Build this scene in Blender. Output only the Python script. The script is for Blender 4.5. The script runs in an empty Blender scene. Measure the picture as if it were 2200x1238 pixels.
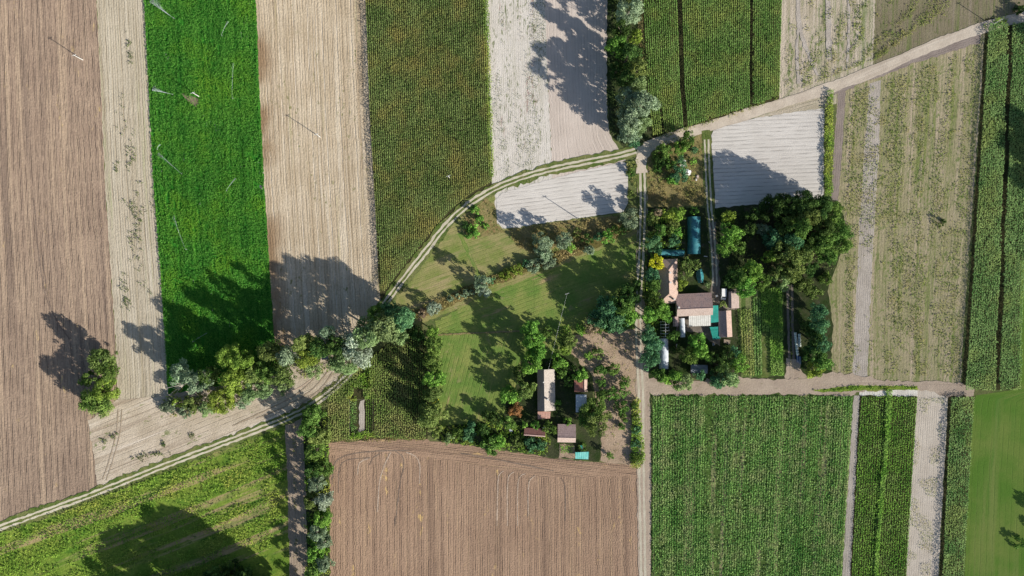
import bpy, math, random
import numpy as np
from mathutils import Vector
from mathutils.geometry import tessellate_polygon

sc = bpy.context.scene
COL = sc.collection
random.seed(7)
RNG = np.random.default_rng(7)
H = 400.0            # camera height (m)
S = 0.2              # metres per photo pixel on the ground
SUN_EL = math.radians(25.5)
SUN_DIR = Vector((0.835, -0.55, 0.0)).normalized()      # horizontal direction towards the sun

# ------------------------------------------------------------------ camera, sky, sun, exposure
cam_d = bpy.data.cameras.new('camera')
cam = bpy.data.objects.new('camera', cam_d)
COL.objects.link(cam)
cam.location = (0, 0, H)
cam.rotation_euler = (0, 0, 0)
cam_d.sensor_width = 36.0
cam_d.lens = 36.0 * H / (2200 * S)
cam_d.clip_end = 6000
sc.camera = cam

wd = bpy.data.worlds.new('World')
sc.world = wd
wd.use_nodes = True
wn = wd.node_tree
wn.nodes.clear()
sky = wn.nodes.new('ShaderNodeTexSky')
sky.sky_type = 'NISHITA'
sky.sun_disc = False
sky.sun_elevation = SUN_EL
sky.sun_rotation = math.atan2(SUN_DIR.x, SUN_DIR.y)
bg = wn.nodes.new('ShaderNodeBackground')
bg.inputs['Strength'].default_value = 0.08
wo = wn.nodes.new('ShaderNodeOutputWorld')
wn.links.new(sky.outputs[0], bg.inputs['Color'])
wn.links.new(bg.outputs[0], wo.inputs['Surface'])

sl = bpy.data.lights.new('sun', 'SUN')
sl.energy = 5.0
sl.angle = math.radians(0.55)
sl.color = (1.0, 0.94, 0.85)
so = bpy.data.objects.new('sun', sl)
COL.objects.link(so)
so.location = (200, -150, 200)
d = Vector((-SUN_DIR.x * math.cos(SUN_EL), -SUN_DIR.y * math.cos(SUN_EL), -math.sin(SUN_EL)))
so.rotation_euler = d.to_track_quat('-Z', 'Y').to_euler()

sc.view_settings.view_transform = 'Standard'
sc.view_settings.look = 'None'
sc.view_settings.gamma = 1.0
sc.view_settings.use_curve_mapping = False
sc.view_settings.exposure = 0.62
sc.render.engine = 'CYCLES'
sc.cycles.max_bounces = 4
sc.cycles.diffuse_bounces = 2
sc.cycles.glossy_bounces = 2
sc.cycles.transmission_bounces = 3
sc.cycles.transparent_max_bounces = 8

# ------------------------------------------------------------------ helpers
def W(px, py, z=0.0):
    """photo pixel -> world point lying at height z"""
    k = S * (1 - z / H)
    return ((px - 1100) * k, (619 - py) * k, z)

def wxy(pts):
    a = np.asarray(pts, float)
    return np.stack([(a[:, 0] - 1100) * S, (619 - a[:, 1]) * S], 1)

def tag(o, label=None, cat=None, group=None, kind=None):
    if label: o['label'] = label
    if cat: o['category'] = cat
    if group: o['group'] = group
    if kind: o['kind'] = kind
    return o

def link(name, me, parent=None, mat=None, loc=None):
    o = bpy.data.objects.new(name, me)
    COL.objects.link(o)
    if mat is not None and me is not None and len(me.materials) == 0:
        me.materials.append(mat)
    if parent is not None: o.parent = parent
    if loc is not None: o.location = loc
    return o

def thing(name, label, cat, loc=(0, 0, 0), rz=0.0, group=None):
    o = bpy.data.objects.new(name, None)
    o.empty_display_size = 0.5
    COL.objects.link(o)
    o.location = loc
    o.rotation_euler = (0, 0, rz)
    return tag(o, label, cat, group)

def mesh_np(name, V, F, uv=None, tone=None, smooth=False):
    """V (n,3); F (m,k) all faces of k corners; uv per vertex; tone per face"""
    V = np.ascontiguousarray(V, np.float32); F = np.ascontiguousarray(F, np.int32)
    me = bpy.data.meshes.new(name)
    n, (m, k) = len(V), F.shape
    me.vertices.add(n); me.vertices.foreach_set('co', V.ravel())
    me.loops.add(m * k); me.loops.foreach_set('vertex_index', F.ravel())
    me.polygons.add(m)
    me.polygons.foreach_set('loop_start', np.arange(0, m * k, k, dtype=np.int32))
    me.polygons.foreach_set('loop_total', np.full(m, k, np.int32))
    if smooth: me.polygons.foreach_set('use_smooth', np.ones(m, bool))
    me.update(calc_edges=True)
    if uv is not None:
        l = me.uv_layers.new(name='UVMap')
        l.data.foreach_set('uv', np.ascontiguousarray(uv[F.ravel()], np.float32).ravel())
    if tone is not None:
        a = me.attributes.new('tone', 'FLOAT', 'FACE')
        a.data.foreach_set('value', np.ascontiguousarray(tone, np.float32))
    return me

class MB:
    """collects boxes, prisms, tubes; build() makes ONE mesh object"""
    def __init__(s): s.v = []; s.f = []
    def add(s, vs, fs):
        o = len(s.v); s.v += [tuple(v) for v in vs]; s.f += [tuple(i + o for i in f) for f in fs]
        return s
    def box(s, x0, x1, y0, y1, z0, z1):
        return s.add([(x0,y0,z0),(x1,y0,z0),(x1,y1,z0),(x0,y1,z0),(x0,y0,z1),(x1,y0,z1),(x1,y1,z1),(x0,y1,z1)],
                     [(0,3,2,1),(4,5,6,7),(0,1,5,4),(1,2,6,5),(2,3,7,6),(3,0,4,7)])
    def slab(s, quad, t):
        """quad of 4 points (top face, ccw seen from above), thickness t downwards"""
        b = [(x, y, z - t) for x, y, z in quad]
        return s.add(list(quad) + b, [(0,1,2,3),(7,6,5,4),(0,4,5,1),(1,5,6,2),(2,6,7,3),(3,7,4,0)])
    def prism(s, ring_xz, y0, y1):
        n = len(ring_xz)
        vs = [(x, y0, z) for x, z in ring_xz] + [(x, y1, z) for x, z in ring_xz]
        fs = [tuple(range(n)), tuple(range(2 * n - 1, n - 1, -1))]
        fs += [((i + 1) % n, i, i + n, (i + 1) % n + n) for i in range(n)]
        return s.add(vs, fs)
    def tube(s, pts, radii, n=7, cap=True):
        pts = [Vector(p) for p in pts]
        if not hasattr(radii, '__len__'): radii = [radii] * len(pts)
        vs, fs = [], []
        for i, p in enumerate(pts):
            t = (pts[min(i + 1, len(pts) - 1)] - pts[max(i - 1, 0)]).normalized()
            a = t.cross(Vector((0, 0, 1)) if abs(t.z) < 0.9 else Vector((1, 0, 0))).normalized()
            b = t.cross(a)
            for k in range(n):
                q = 2 * math.pi * k / n
                vs.append(p + (a * math.cos(q) + b * math.sin(q)) * radii[i])
        for i in range(len(pts) - 1):
            for k in range(n):
                fs.append((i * n + k, i * n + (k + 1) % n, (i + 1) * n + (k + 1) % n, (i + 1) * n + k))
        if cap:
            fs.append(tuple(range(n - 1, -1, -1))); fs.append(tuple(range((len(pts) - 1) * n, len(pts) * n)))
        return s.add(vs, fs)
    def build(s, name, mat, parent=None, smooth=False, label=None):
        me = bpy.data.meshes.new(name)
        me.from_pydata([tuple(v) for v in s.v], [], s.f)
        if smooth: me.polygons.foreach_set('use_smooth', [True] * len(me.polygons))
        me.update()
        o = link(name, me, parent, mat)
        if label: o['label'] = label
        return o

# numpy value noise
def vnoise(x, y, scale, seed=0):
    x = np.asarray(x, float) / scale + seed * 17.31; y = np.asarray(y, float) / scale + seed * 5.77
    xi = np.floor(x).astype(np.int64); yi = np.floor(y).astype(np.int64)
    fx = x - xi; fy = y - yi
    fx = fx * fx * (3 - 2 * fx); fy = fy * fy * (3 - 2 * fy)
    def h(a, b):
        n = (a * 374761393 + b * 668265263 + seed * 974711) & 0x7fffffff
        n = ((n ^ (n >> 13)) * 1274126177) & 0x7fffffff
        return ((n ^ (n >> 16)) & 0xffff) / 65535.0
    return (h(xi, yi) * (1 - fx) + h(xi + 1, yi) * fx) * (1 - fy) + (h(xi, yi + 1) * (1 - fx) + h(xi + 1, yi + 1) * fx) * fy

def in_poly(x, y, poly):
    poly = np.asarray(poly, float); r = np.zeros(len(x), bool)
    n = len(poly); j = n - 1
    for i in range(n):
        xi, yi = poly[i]; xj, yj = poly[j]
        if yi != yj:
            c = ((yi > y) != (yj > y)) & (x < (xj - xi) * (y - yi) / (yj - yi) + xi)
            r ^= c
        j = i
    return r

def dist_line(x, y, line):
    line = np.asarray(line, float); d = np.full(len(x), 1e9)
    for a, b in zip(line[:-1], line[1:]):
        ab = b - a; t = np.clip(((x - a[0]) * ab[0] + (y - a[1]) * ab[1]) / max(ab @ ab, 1e-9), 0, 1)
        d = np.minimum(d, np.hypot(x - a[0] - t * ab[0], y - a[1] - t * ab[1]))
    return d

def smooth_line(pts, step=2.0):
    """catmull-rom through 2D points, resampled"""
    p = np.asarray(pts, float)
    p = np.vstack([2 * p[0] - p[1], p, 2 * p[-1] - p[-2]])
    out = []
    for i in range(1, len(p) - 2):
        n = max(2, int(np.hypot(*(p[i + 1] - p[i])) / step))
        t = np.linspace(0, 1, n, endpoint=False)[:, None]
        a, b, c, dd = p[i - 1], p[i], p[i + 1], p[i + 2]
        out.append(0.5 * (2 * b + (c - a) * t + (2 * a - 5 * b + 4 * c - dd) * t ** 2 + (3 * b - a - 3 * c + dd) * t ** 3))
    out.append(p[-2][None])
    return np.vstack(out)

# ------------------------------------------------------------------ node helper
class NT:
    def __init__(s, name):
        s.m = bpy.data.materials.new(name); s.m.use_nodes = True
        s.t = s.m.node_tree; s.t.nodes.clear()
        s.out = s.t.nodes.new('ShaderNodeOutputMaterial')
    def n(s, typ, **kw):
        x = s.t.nodes.new(typ)
        for k, v in kw.items(): setattr(x, k, v)
        return x
    def put(s, sock, v):
        if isinstance(v, bpy.types.NodeSocket): s.t.links.new(v, sock)
        elif v is not None:
            if hasattr(v, '__len__') and sock.type == 'RGBA' and len(v) == 3: v = (*v, 1)
            sock.default_value = v
    def math(s, op, a, b=None, c=None, clamp=False):
        x = s.n('ShaderNodeMath', operation=op, use_clamp=clamp)
        s.put(x.inputs[0], a); s.put(x.inputs[1], b)
        if c is not None: s.put(x.inputs[2], c)
        return x.outputs[0]
    def mix(s, f, a, b, blend='MIX'):
        x = s.n('ShaderNodeMix', data_type='RGBA', blend_type=blend)
        s.put(x.inputs[0], f); s.put(x.inputs[6], a); s.put(x.inputs[7], b)
        return x.outputs[2]
    def step(s, v, lo, hi, a=0.0, b=1.0):
        x = s.n('ShaderNodeMapRange', interpolation_type='SMOOTHSTEP')
        s.put(x.inputs[0], v); s.put(x.inputs[1], lo); s.put(x.inputs[2], hi); s.put(x.inputs[3], a); s.put(x.inputs[4], b)
        return x.outputs[0]
    def vec(s, x, y, z=0.0):
        c = s.n('ShaderNodeCombineXYZ'); s.put(c.inputs[0], x); s.put(c.inputs[1], y); s.put(c.inputs[2], z)
        return c.outputs[0]
    def noise(s, vec, scale=1.0, detail=2.0, rough=0.5, dist=0.0):
        x = s.n('ShaderNodeTexNoise'); s.put(x.inputs['Vector'], vec); x.inputs['Scale'].default_value = scale
        x.inputs['Detail'].default_value = detail; x.inputs['Roughness'].default_value = rough
        x.inputs['Distortion'].default_value = dist
        return x.outputs[0]
    def uv(s):
        x = s.n('ShaderNodeSeparateXYZ'); t = s.n('ShaderNodeTexCoord'); s.t.links.new(t.outputs['UV'], x.inputs[0])
        return x.outputs[0], x.outputs[1]
    def pos(s):
        return s.n('ShaderNodeNewGeometry').outputs['Position']
    def attr(s, name):
        x = s.n('ShaderNodeAttribute', attribute_name=name); return x.outputs['Fac']
    def bump(s, h, strength=0.5, dist=0.2):
        x = s.n('ShaderNodeBump'); s.put(x.inputs['Height'], h)
        x.inputs['Strength'].default_value = strength; x.inputs['Distance'].default_value = dist
        return x.outputs[0]
    def diffuse(s, col, normal=None, rough=0.0):
        x = s.n('ShaderNodeBsdfDiffuse'); s.put(x.inputs[0], col); x.inputs[1].default_value = rough
        if normal is not None: s.t.links.new(normal, x.inputs['Normal'])
        return x.outputs[0]
    def principled(s, col, rough=0.6, normal=None, metal=0.0, spec=0.4):
        x = s.n('ShaderNodeBsdfPrincipled'); s.put(x.inputs['Base Color'], col); s.put(x.inputs['Roughness'], rough)
        x.inputs['Metallic'].default_value = metal; x.inputs['Specular IOR Level'].default_value = spec
        if normal is not None: s.t.links.new(normal, x.inputs['Normal'])
        return x.outputs[0]
    def end(s, sh):
        s.t.links.new(sh, s.out.inputs['Surface']); return s.m

_seed = [0.0]
def field_mat(name, c0, c1, blot=14.0, streaks=(), rows=(), specks=(), clod=(1.1, 0.25), bump=0.5, wob=0.14, edge=None):
    """soil or sward laid out in rows along v; every pattern is in metres of the field's own uv"""
    N = NT(name); _seed[0] += 11.7; sd = _seed[0]
    u, v = N.uv()
    P = N.vec(u, v, sd)
    big = N.noise(P, 1.0 / blot, 3, 0.6)
    col = N.mix(N.step(big, 0.32, 0.68), c0, c1)
    wobn = N.noise(N.vec(N.math('MULTIPLY', u, 0.02), N.math('MULTIPLY', v, 0.06), sd + 3), 1.0, 2)
    uw = N.math('ADD', u, N.math('MULTIPLY', N.math('SUBTRACT', wobn, 0.5), wob * 4))
    hgt = None
    for (c, freq, stretch, lo, hi, amt) in streaks:
        sd += 2.3
        s = N.noise(N.vec(N.math('MULTIPLY', uw, freq), N.math('MULTIPLY', v, freq * stretch), sd), 1.0, 3, 0.65)
        col = N.mix(N.math('MULTIPLY', N.step(s, lo, hi), amt), col, c)
    for (sp, wid, c, amt) in rows:
        sd += 1.9
        q = N.math('DIVIDE', uw, sp)
        tri = N.math('ABSOLUTE', N.math('SUBTRACT', N.math('FRACT', q), 0.5))
        line = N.step(tri, wid / sp / 2, wid / sp * 0.1 , 0.0, 1.0)
        rv = N.noise(N.vec(N.math('FLOOR', q), N.math('MULTIPLY', v, 0.045), sd), 3.1, 2, 0.6)
        line = N.math('MULTIPLY', line, N.step(rv, 0.3, 0.68))
        col = N.mix(N.math('MULTIPLY', line, amt), col, c)
        hgt = line if hgt is None else N.math('MAXIMUM', hgt, line)
    for (c, scl, lo, hi, amt, stretch, zs, zlo, zhi) in specks:
        sd += 3.7
        s = N.noise(N.vec(u, N.math('MULTIPLY', v, stretch), sd), scl, 2, 0.6)
        z = N.noise(N.vec(N.math('MULTIPLY', u, 2.2), N.math('MULTIPLY', v, 0.5), sd + 1), 1.0 / zs, 2, 0.55)
        f = N.math('MULTIPLY', N.step(s, lo, hi), N.step(z, zlo, zhi))
        col = N.mix(N.math('MULTIPLY', f, amt), col, c)
    if edge is not None:      # damp brown stains along the left edge of the field (spray blown over from the sprinklers)
        en = N.noise(N.vec(N.math('MULTIPLY', u, 0.05), N.math('MULTIPLY', v, 0.05), sd + 9), 1.0, 2, 0.55)
        f = N.math('MULTIPLY', N.step(N.math('ADD', u, N.math('MULTIPLY', en, -9.0)), edge[1] - 4.5, -5.5), N.step(en, .42, .62))
        col = N.mix(N.math('MULTIPLY', f, edge[2]), col, edge[0])
    cl = N.noise(P, clod[0], 4, 0.7)
    col = N.mix(clod[1], col, N.mix(1.0, col, N.mix(cl, (0.25, 0.25, 0.25), (1.75, 1.75, 1.75)), 'MULTIPLY'))
    h = cl if hgt is None else N.math('SUBTRACT', cl, N.math('MULTIPLY', hgt, 0.5))
    return N.end(N.diffuse(col, N.bump(h, bump, 0.35), 0.6))

def leaf_mat(name, dark, light, trans=0.26, var=0.18):
    dark = [a * b for a, b in zip(dark, (1.15, 1.1, 1.3))]; light = [min(.62, a * b) for a, b in zip(light, (1.62, 1.66, 1.7))]
    N = NT(name)
    t = N.attr('tone')
    col = N.mix(t, dark, light)
    oi = N.n('ShaderNodeObjectInfo')
    hs = N.n('ShaderNodeHueSaturation')
    N.put(hs.inputs['Hue'], N.math('MULTIPLY_ADD', oi.outputs['Random'], 0.03, 0.485))
    N.put(hs.inputs['Value'], N.math('MULTIPLY_ADD', N.math('FRACT', N.math('MULTIPLY', oi.outputs['Random'], 7.3)), var * 2, 1 - var))
    N.put(hs.inputs['Color'], col)
    c = hs.outputs[0]
    df = N.diffuse(c)
    tr = N.n('ShaderNodeBsdfTranslucent')
    N.put(tr.inputs[0], N.mix(0.5, c, (0.9, 1.0, 0.5), 'MULTIPLY'))
    mx = N.n('ShaderNodeMixShader'); mx.inputs[0].default_value = trans
    N.t.links.new(df, mx.inputs[1]); N.t.links.new(tr.outputs[0], mx.inputs[2])
    return N.end(mx.outputs[0])

def crop_mat(name, c0, c1, patch=None, pscale=12.0, trans=0.2):
    """crop leaves: tone per leaf, slow patches over the field"""
    N = NT(name)
    col = N.mix(N.attr('tone'), c0, c1)
    if patch is not None:
        z = N.noise(N.pos(), 1.0 / pscale, 3, 0.6)
        col = N.mix(N.step(z, 0.42, 0.72, 0, 0.75), col, patch)
    df = N.diffuse(col)
    tr = N.n('ShaderNodeBsdfTranslucent'); N.put(tr.inputs[0], col)
    mx = N.n('ShaderNodeMixShader'); mx.inputs[0].default_value = trans
    N.t.links.new(df, mx.inputs[1]); N.t.links.new(tr.outputs[0], mx.inputs[2])
    return N.end(mx.outputs[0])

def plain_mat(name, c0, c1, scale=1.5, rough=0.7, bump=0.15, metal=0.0, spec=0.3, courses=None):
    N = NT(name)
    t = N.n('ShaderNodeTexCoord').outputs['Object']
    n1 = N.noise(t, scale, 4, 0.65)
    n2 = N.noise(t, scale * 6, 3, 0.6)
    col = N.mix(N.step(n1, 0.3, 0.7), c0, c1)
    col = N.mix(0.3, col, N.mix(1.0, col, N.mix(n2, (0.4,) * 3, (1.6,) * 3), 'MULTIPLY'))
    return N.end(N.principled(col, rough, N.bump(n2, bump, 0.05), metal, spec))

# ------------------------------------------------------------------ leaves and crowns
def diamonds(C, Nrm, a, b, rng):
    """leaf-sized diamonds: centres C (n,3), normals Nrm, half lengths a, half widths b"""
    n = len(C)
    Nrm = Nrm / np.maximum(np.linalg.norm(Nrm, axis=1, keepdims=True), 1e-6)
    r = rng.normal(size=(n, 3))
    t = np.cross(Nrm, r); t /= np.maximum(np.linalg.norm(t, axis=1, keepdims=True), 1e-6)
    s = np.cross(Nrm, t)
    a = np.broadcast_to(np.asarray(a, float), (n,))[:, None]; b = np.broadcast_to(np.asarray(b, float), (n,))[:, None]
    V = np.stack([C + t * a, C + s * b, C - t * a, C - s * b], 1).reshape(-1, 3)
    F = np.arange(4 * n).reshape(n, 4)
    return V, F

def crown_mesh(R, h0, h1, rng, leaf=0.45, dens=1.0, form='round', maxq=5200):
    """crown of leaf clumps on limbs: radius R, from height h0 to h1"""
    hh = h1 - h0
    nc = int(np.clip(13 + 4.2 * R * max(1, hh / (2 * R)), 14, 64))
    th = rng.uniform(0, 2 * np.pi, nc); zz = rng.uniform(0.08, 0.97, nc)
    if form == 'round':   prof = np.sqrt(np.clip(1 - (2 * zz - 0.85) ** 2 / 1.4, 0.05, 1))
    elif form == 'tall':  prof = np.clip(1.05 - 0.65 * np.abs(zz - 0.4) * 1.6, 0.15, 1)
    else:                 prof = np.clip(1.0 - 0.55 * zz, 0.2, 1)
    rad = np.sqrt(rng.uniform(0.12, 1.0, nc)) * prof * R * 0.92
    lob = 1 + 0.25 * np.sin(th * 3 + rng.uniform(0, 6)) * rng.uniform(0.3, 1)
    cx, cy, cz = np.cos(th) * rad * lob, np.sin(th) * rad * lob, h0 + zz * hh * 0.94
    cr = R * rng.uniform(0.15, 0.36, nc)
    area = 4 * np.pi * cr ** 2
    per = area * dens / (leaf * leaf) * 0.72
    if per.sum() > maxq: 
        leaf = leaf * math.sqrt(per.sum() / maxq); per = per * (maxq / per.sum())
    per = np.maximum(per.astype(int), 6)
    idx = np.repeat(np.arange(nc), per); n = len(idx)
    dirs = rng.normal(size=(n, 3)); dirs /= np.linalg.norm(dirs, axis=1, keepdims=True)
    rr = cr[idx] * rng.uniform(0.55, 1.08, n)
    C = np.stack([cx[idx], cy[idx], cz[idx]], 1) + dirs * rr[:, None] * np.array([1, 1, 0.8])
    C[:, 2] = np.maximum(C[:, 2], 0.25)
    nr = dirs * 0.9 + rng.normal(size=(n, 3)) * 0.7 + np.array([0, 0, 0.25])
    a = leaf * rng.uniform(0.55, 1.05, n); b = a * rng.uniform(0.45, 0.75, n)
    V, F = diamonds(C, nr, a, b, rng)
    tone = np.clip(0.5 + 0.27 * rng.normal(size=nc)[idx] + 0.24 * rng.normal(size=n), 0, 1)
    return V, F, tone, (cx, cy, cz)

def trunk_mb(h0, h1, R, rt, clumps, rng, nl=6):
    m = MB()
    top = h0 + (h1 - h0) * 0.55
    m.tube([(0, 0, -0.2), (0.05 * R, 0, top * 0.45), (0, 0.06 * R, top)], [rt, rt * 0.75, rt * 0.3], 7)
    cx, cy, cz = clumps
    for i in rng.permutation(len(cx))[:nl]:
        zb = min(cz[i] * 0.6, top * 0.85)
        m.tube([(0, 0, zb), (cx[i] * 0.5, cy[i] * 0.5, (zb + cz[i]) * 0.5 + 0.2), (cx[i], cy[i], cz[i])],
               [rt * 0.45, rt * 0.28, rt * 0.1], 5)
    return m
# ------------------------------------------------------------------ the land: one ground sheet, then fields, tracks and verges on it
_z = [0.0]
def nz():
    _z[0] += 0.0018
    return _z[0]

def resample(pts, n):
    p = np.asarray(pts, float)
    d = np.r_[0, np.cumsum(np.hypot(*np.diff(p, axis=0).T))]
    t = np.linspace(0, d[-1], n)
    return np.stack([np.interp(t, d, p[:, 0]), np.interp(t, d, p[:, 1])], 1)

def strip(name, L, R, mat, label=None, nv=60, nu=4, ragged=0.16):
    """field between a left and a right edge (photo pixels, top to bottom); rows follow both edges"""
    l = wxy(resample(L, nv * 4)); r = wxy(resample(R, nv * 4)); n = len(l)
    wid = float(np.mean(np.hypot(*(r - l).T)))
    ln = np.r_[0, np.cumsum(np.hypot(*np.diff((l + r) / 2, axis=0).T))]
    z = nz()
    V, UV = [], []
    for j in range(nu + 1):
        f = j / nu
        p = l * (1 - f) + r * f
        if j in (0, nu): p = p + np.stack([RNG.normal(size=n) * ragged, np.zeros(n)], 1)
        V.append(np.c_[p, np.full(n, z)]); UV.append(np.c_[np.full(n, f * wid), -ln])
    V = np.vstack(V); UV = np.vstack(UV)
    F = [(j * n + i, j * n + i + 1, (j + 1) * n + i + 1, (j + 1) * n + i) for j in range(nu) for i in range(n - 1)]
    o = link(name, mesh_np(name, V, np.array(F), UV), None, mat)
    return tag(o, label, 'field' if 'field' in name else None, None, 'structure')

def poly(name, pts, mat, label=None, ang=90.0, ragged=0.25, cat=None, step=1.5):
    """patch of ground from an outline in photo pixels; rows run at ang degrees (0 = to the right, 90 = up the photo)"""
    p = wxy(pts); n0 = len(p); q = []
    for i in range(n0):
        a, b = p[i], p[(i + 1) % n0]
        k = max(1, int(np.hypot(*(b - a)) / step))
        t = np.linspace(0, 1, k, endpoint=False)[:, None]
        q.append(a + (b - a) * t)
    q = np.vstack(q); q = q + RNG.normal(size=q.shape) * ragged
    z = nz()
    tri = tessellate_polygon([[Vector((x, y, 0)) for x, y in q]])
    c, s = math.cos(math.radians(ang)), math.sin(math.radians(ang))
    uv = np.c_[q[:, 0] * s - q[:, 1] * c, q[:, 0] * c + q[:, 1] * s]
    F = np.array(tri)
    a, b, d3 = q[F[:, 0]], q[F[:, 1]], q[F[:, 2]]
    neg = ((b - a)[:, 0] * (d3 - a)[:, 1] - (b - a)[:, 1] * (d3 - a)[:, 0]) < 0
    F[neg] = F[neg][:, ::-1]
    o = link(name, mesh_np(name, np.c_[q, np.full(len(q), z)], F, uv), None, mat)
    return tag(o, label, cat or ('field' if 'field' in name else None), None, 'structure')

def ribbon(name, line, width, mat, label=None, ragged=0.1, cat=None, nu=3, wv=0.0):
    p = smooth_line(wxy(line), 1.5); n = len(p)
    t = np.gradient(p, axis=0); t /= np.linalg.norm(t, axis=1, keepdims=True)
    nr = np.stack([t[:, 1], -t[:, 0]], 1)
    ln = np.r_[0, np.cumsum(np.hypot(*np.diff(p, axis=0).T))]
    wd_ = width * (1 + wv * (vnoise(ln, ln * 0, 9.0, len(name)) - 0.5) * 2)
    z = nz(); V, UV = [], []
    for j in range(nu + 1):
        f = j / nu - 0.5
        q = p + nr * (wd_ * f)[:, None]
        if j in (0, nu): q = q + RNG.normal(size=q.shape) * ragged
        V.append(np.c_[q, np.full(n, z)]); UV.append(np.c_[f * wd_, ln])
    V = np.vstack(V); UV = np.vstack(UV)
    F = np.array([(j * n + i + 1, j * n + i, (j + 1) * n + i, (j + 1) * n + i + 1) for j in range(nu) for i in range(n - 1)])
    a, b, c = V[F[0, 0]], V[F[0, 1]], V[F[0, 2]]
    if (b[0]-a[0])*(c[1]-a[1]) - (b[1]-a[1])*(c[0]-a[0]) < 0: F = F[:, ::-1]
    o = link(name, mesh_np(name, V, F, UV), None, mat)
    return tag(o, label, cat, None, 'structure')

G_ = (0.07, 0.13, 0.03)
M = {}
M['ground'] = field_mat('rough_grass', (0.10, 0.14, 0.045), (0.16, 0.17, 0.07), 9, specks=[((0.24, 0.2, 0.11), 0.8, .5, .7, .7, 1, 12, .4, .6)], clod=(1.4, .5), bump=0.7)
M['plough'] = field_mat('ploughed_soil', (0.299, 0.220, 0.164), (0.362, 0.271, 0.200), 22,
    streaks=[((0.452, 0.343, 0.243), .3, .02, .48, .66, .7), ((0.199, 0.149, 0.117), .35, .015, .5, .68, .75)],
    rows=[(2.6, 0.62, (0.105, 0.079, 0.063), .8), (1.3, 0.45, (0.180, 0.134, 0.103), .55)],
    specks=[((0.577, 0.429, 0.198), .9, .5, .66, .75, .35, 9, .62, .72)], clod=(1.3, .6), bump=.95)
M['plough2'] = field_mat('tilled_soil', (0.354, 0.240, 0.166), (0.418, 0.290, 0.201), 30,
    streaks=[((0.435, 0.306, 0.201), .3, .02, .5, .68, .55), ((0.255, 0.173, 0.123), .35, .015, .5, .68, .8)],
    rows=[(2.9, 0.55, (0.163, 0.110, 0.081), .8), (4.4, .5, (0.543, 0.397, 0.238), .5), (1.45, .45, (0.261, 0.178, 0.128), .5)],
    specks=[((0.653, 0.468, 0.201), .8, .5, .64, .75, .45, 10, .62, .70)], clod=(1.4, .5), bump=.85)
M['pale'] = field_mat('pale_stubble', (0.485, 0.40, 0.285), (0.55, 0.465, 0.345), 12,
    streaks=[((0.36, 0.275, 0.175), .30, .02, .48, .66, .6), ((0.66, 0.585, 0.465), .35, .015, .52, .68, .75), ((0.39, 0.31, 0.21), .8, .03, .50, .68, .7), ((.40, .38, .19), .5, .04, .60, .75, .5)],
    rows=[(2.1, 0.5, (0.31, 0.235, 0.155), .75), (6.3, .7, (.7, .63, .52), .7), (1.3, .42, (.36, .28, .19), .55)],
    specks=[((0.17, 0.18, 0.06), .7, .60, .70, .8, .6, 16, .48, .66)], clod=(1.3, .6), bump=.9, edge=((.27, .18, .105), 10.0, .95))
M['pale2'] = field_mat('pale_weedy_stubble', (0.425, 0.375, 0.285), (0.485, 0.43, 0.335), 12,
    streaks=[((0.34, 0.285, 0.195), .35, .02, .50, .68, .7), ((0.58, 0.53, 0.43), .4, .02, .54, .70, .75), ((.34, .36, .18), .5, .03, .56, .74, .55)],
    rows=[(2.2, 0.5, (0.30, 0.235, 0.16), .75), (1.2, .4, (.35, .29, .2), .5)], clod=(1.3, .55), bump=.8)
M['speckled'] = field_mat('whitish_soil_with_weeds', (0.571, 0.533, 0.472), (0.640, 0.601, 0.546), 14,
    streaks=[((0.450, 0.423, 0.339), 1.1, .03, .52, .72, .55)],
    rows=[(1.2, .3, (0.432, 0.398, 0.331), .4)],
    specks=[((0.173, 0.195, 0.091), .95, .54, .64, .85, .45, 9, .42, .62), ((0.286, 0.161, 0.132), .9, .52, .66, .7, .5, 14, .52, .66), ((0.113, 0.144, 0.049), .8, .56, .64, .9, .12, 5, .56, .68)],
    clod=(1.6, .3), bump=.5)
M['sand'] = field_mat('pale_sandy_soil', (0.535, 0.463, 0.403), (0.594, 0.519, 0.457), 18,
    rows=[(1.35, 0.26, (0.306, 0.258, 0.221), .75), (2.9, .5, (0.645, 0.579, 0.511), .6)],
    streaks=[((0.467, 0.402, 0.349), .5, .03, .5, .8, .5)], clod=(2.0, .2), bump=.4)
M['sand2'] = field_mat('white_sandy_soil', (0.592, 0.556, 0.509), (0.659, 0.624, 0.576), 16,
    rows=[(1.66, 0.36, (0.230, 0.210, 0.189), .9), (.83, .3, (0.511, 0.475, 0.433), .5)],
    streaks=[((0.526, 0.491, 0.446), .5, .03, .5, .8, .5)], clod=(2.2, .2), bump=.4)
M['sandplain'] = field_mat('white_sandy_headland', (0.60, 0.56, 0.50), (0.72, 0.69, 0.63), 5, rows=[(1.1, .3, (.5, .46, .41), .5)], clod=(2.0, .35), bump=.5)
M['alfalfa'] = field_mat('clover_sward', (0.024, 0.147, 0.015), (0.045, 0.212, 0.025), 10,
    streaks=[((0.090, 0.282, 0.024), .5, .04, .5, .8, .7), ((0.018, 0.090, 0.015), .9, .03, .55, .8, .6)],
    rows=[(1.6, .35, (0.018, 0.077, 0.020), .7)],
    specks=[((0.450, 0.333, 0.392), 1.0, .60, .68, .9, .3, 9, .63, .69)], clod=(1.3, .6), bump=.9)
M['cornsoil'] = field_mat('soil_under_crop', (0.045, 0.05, 0.022), (0.07, 0.065, 0.03), 8, clod=(1.5, .4))
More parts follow.
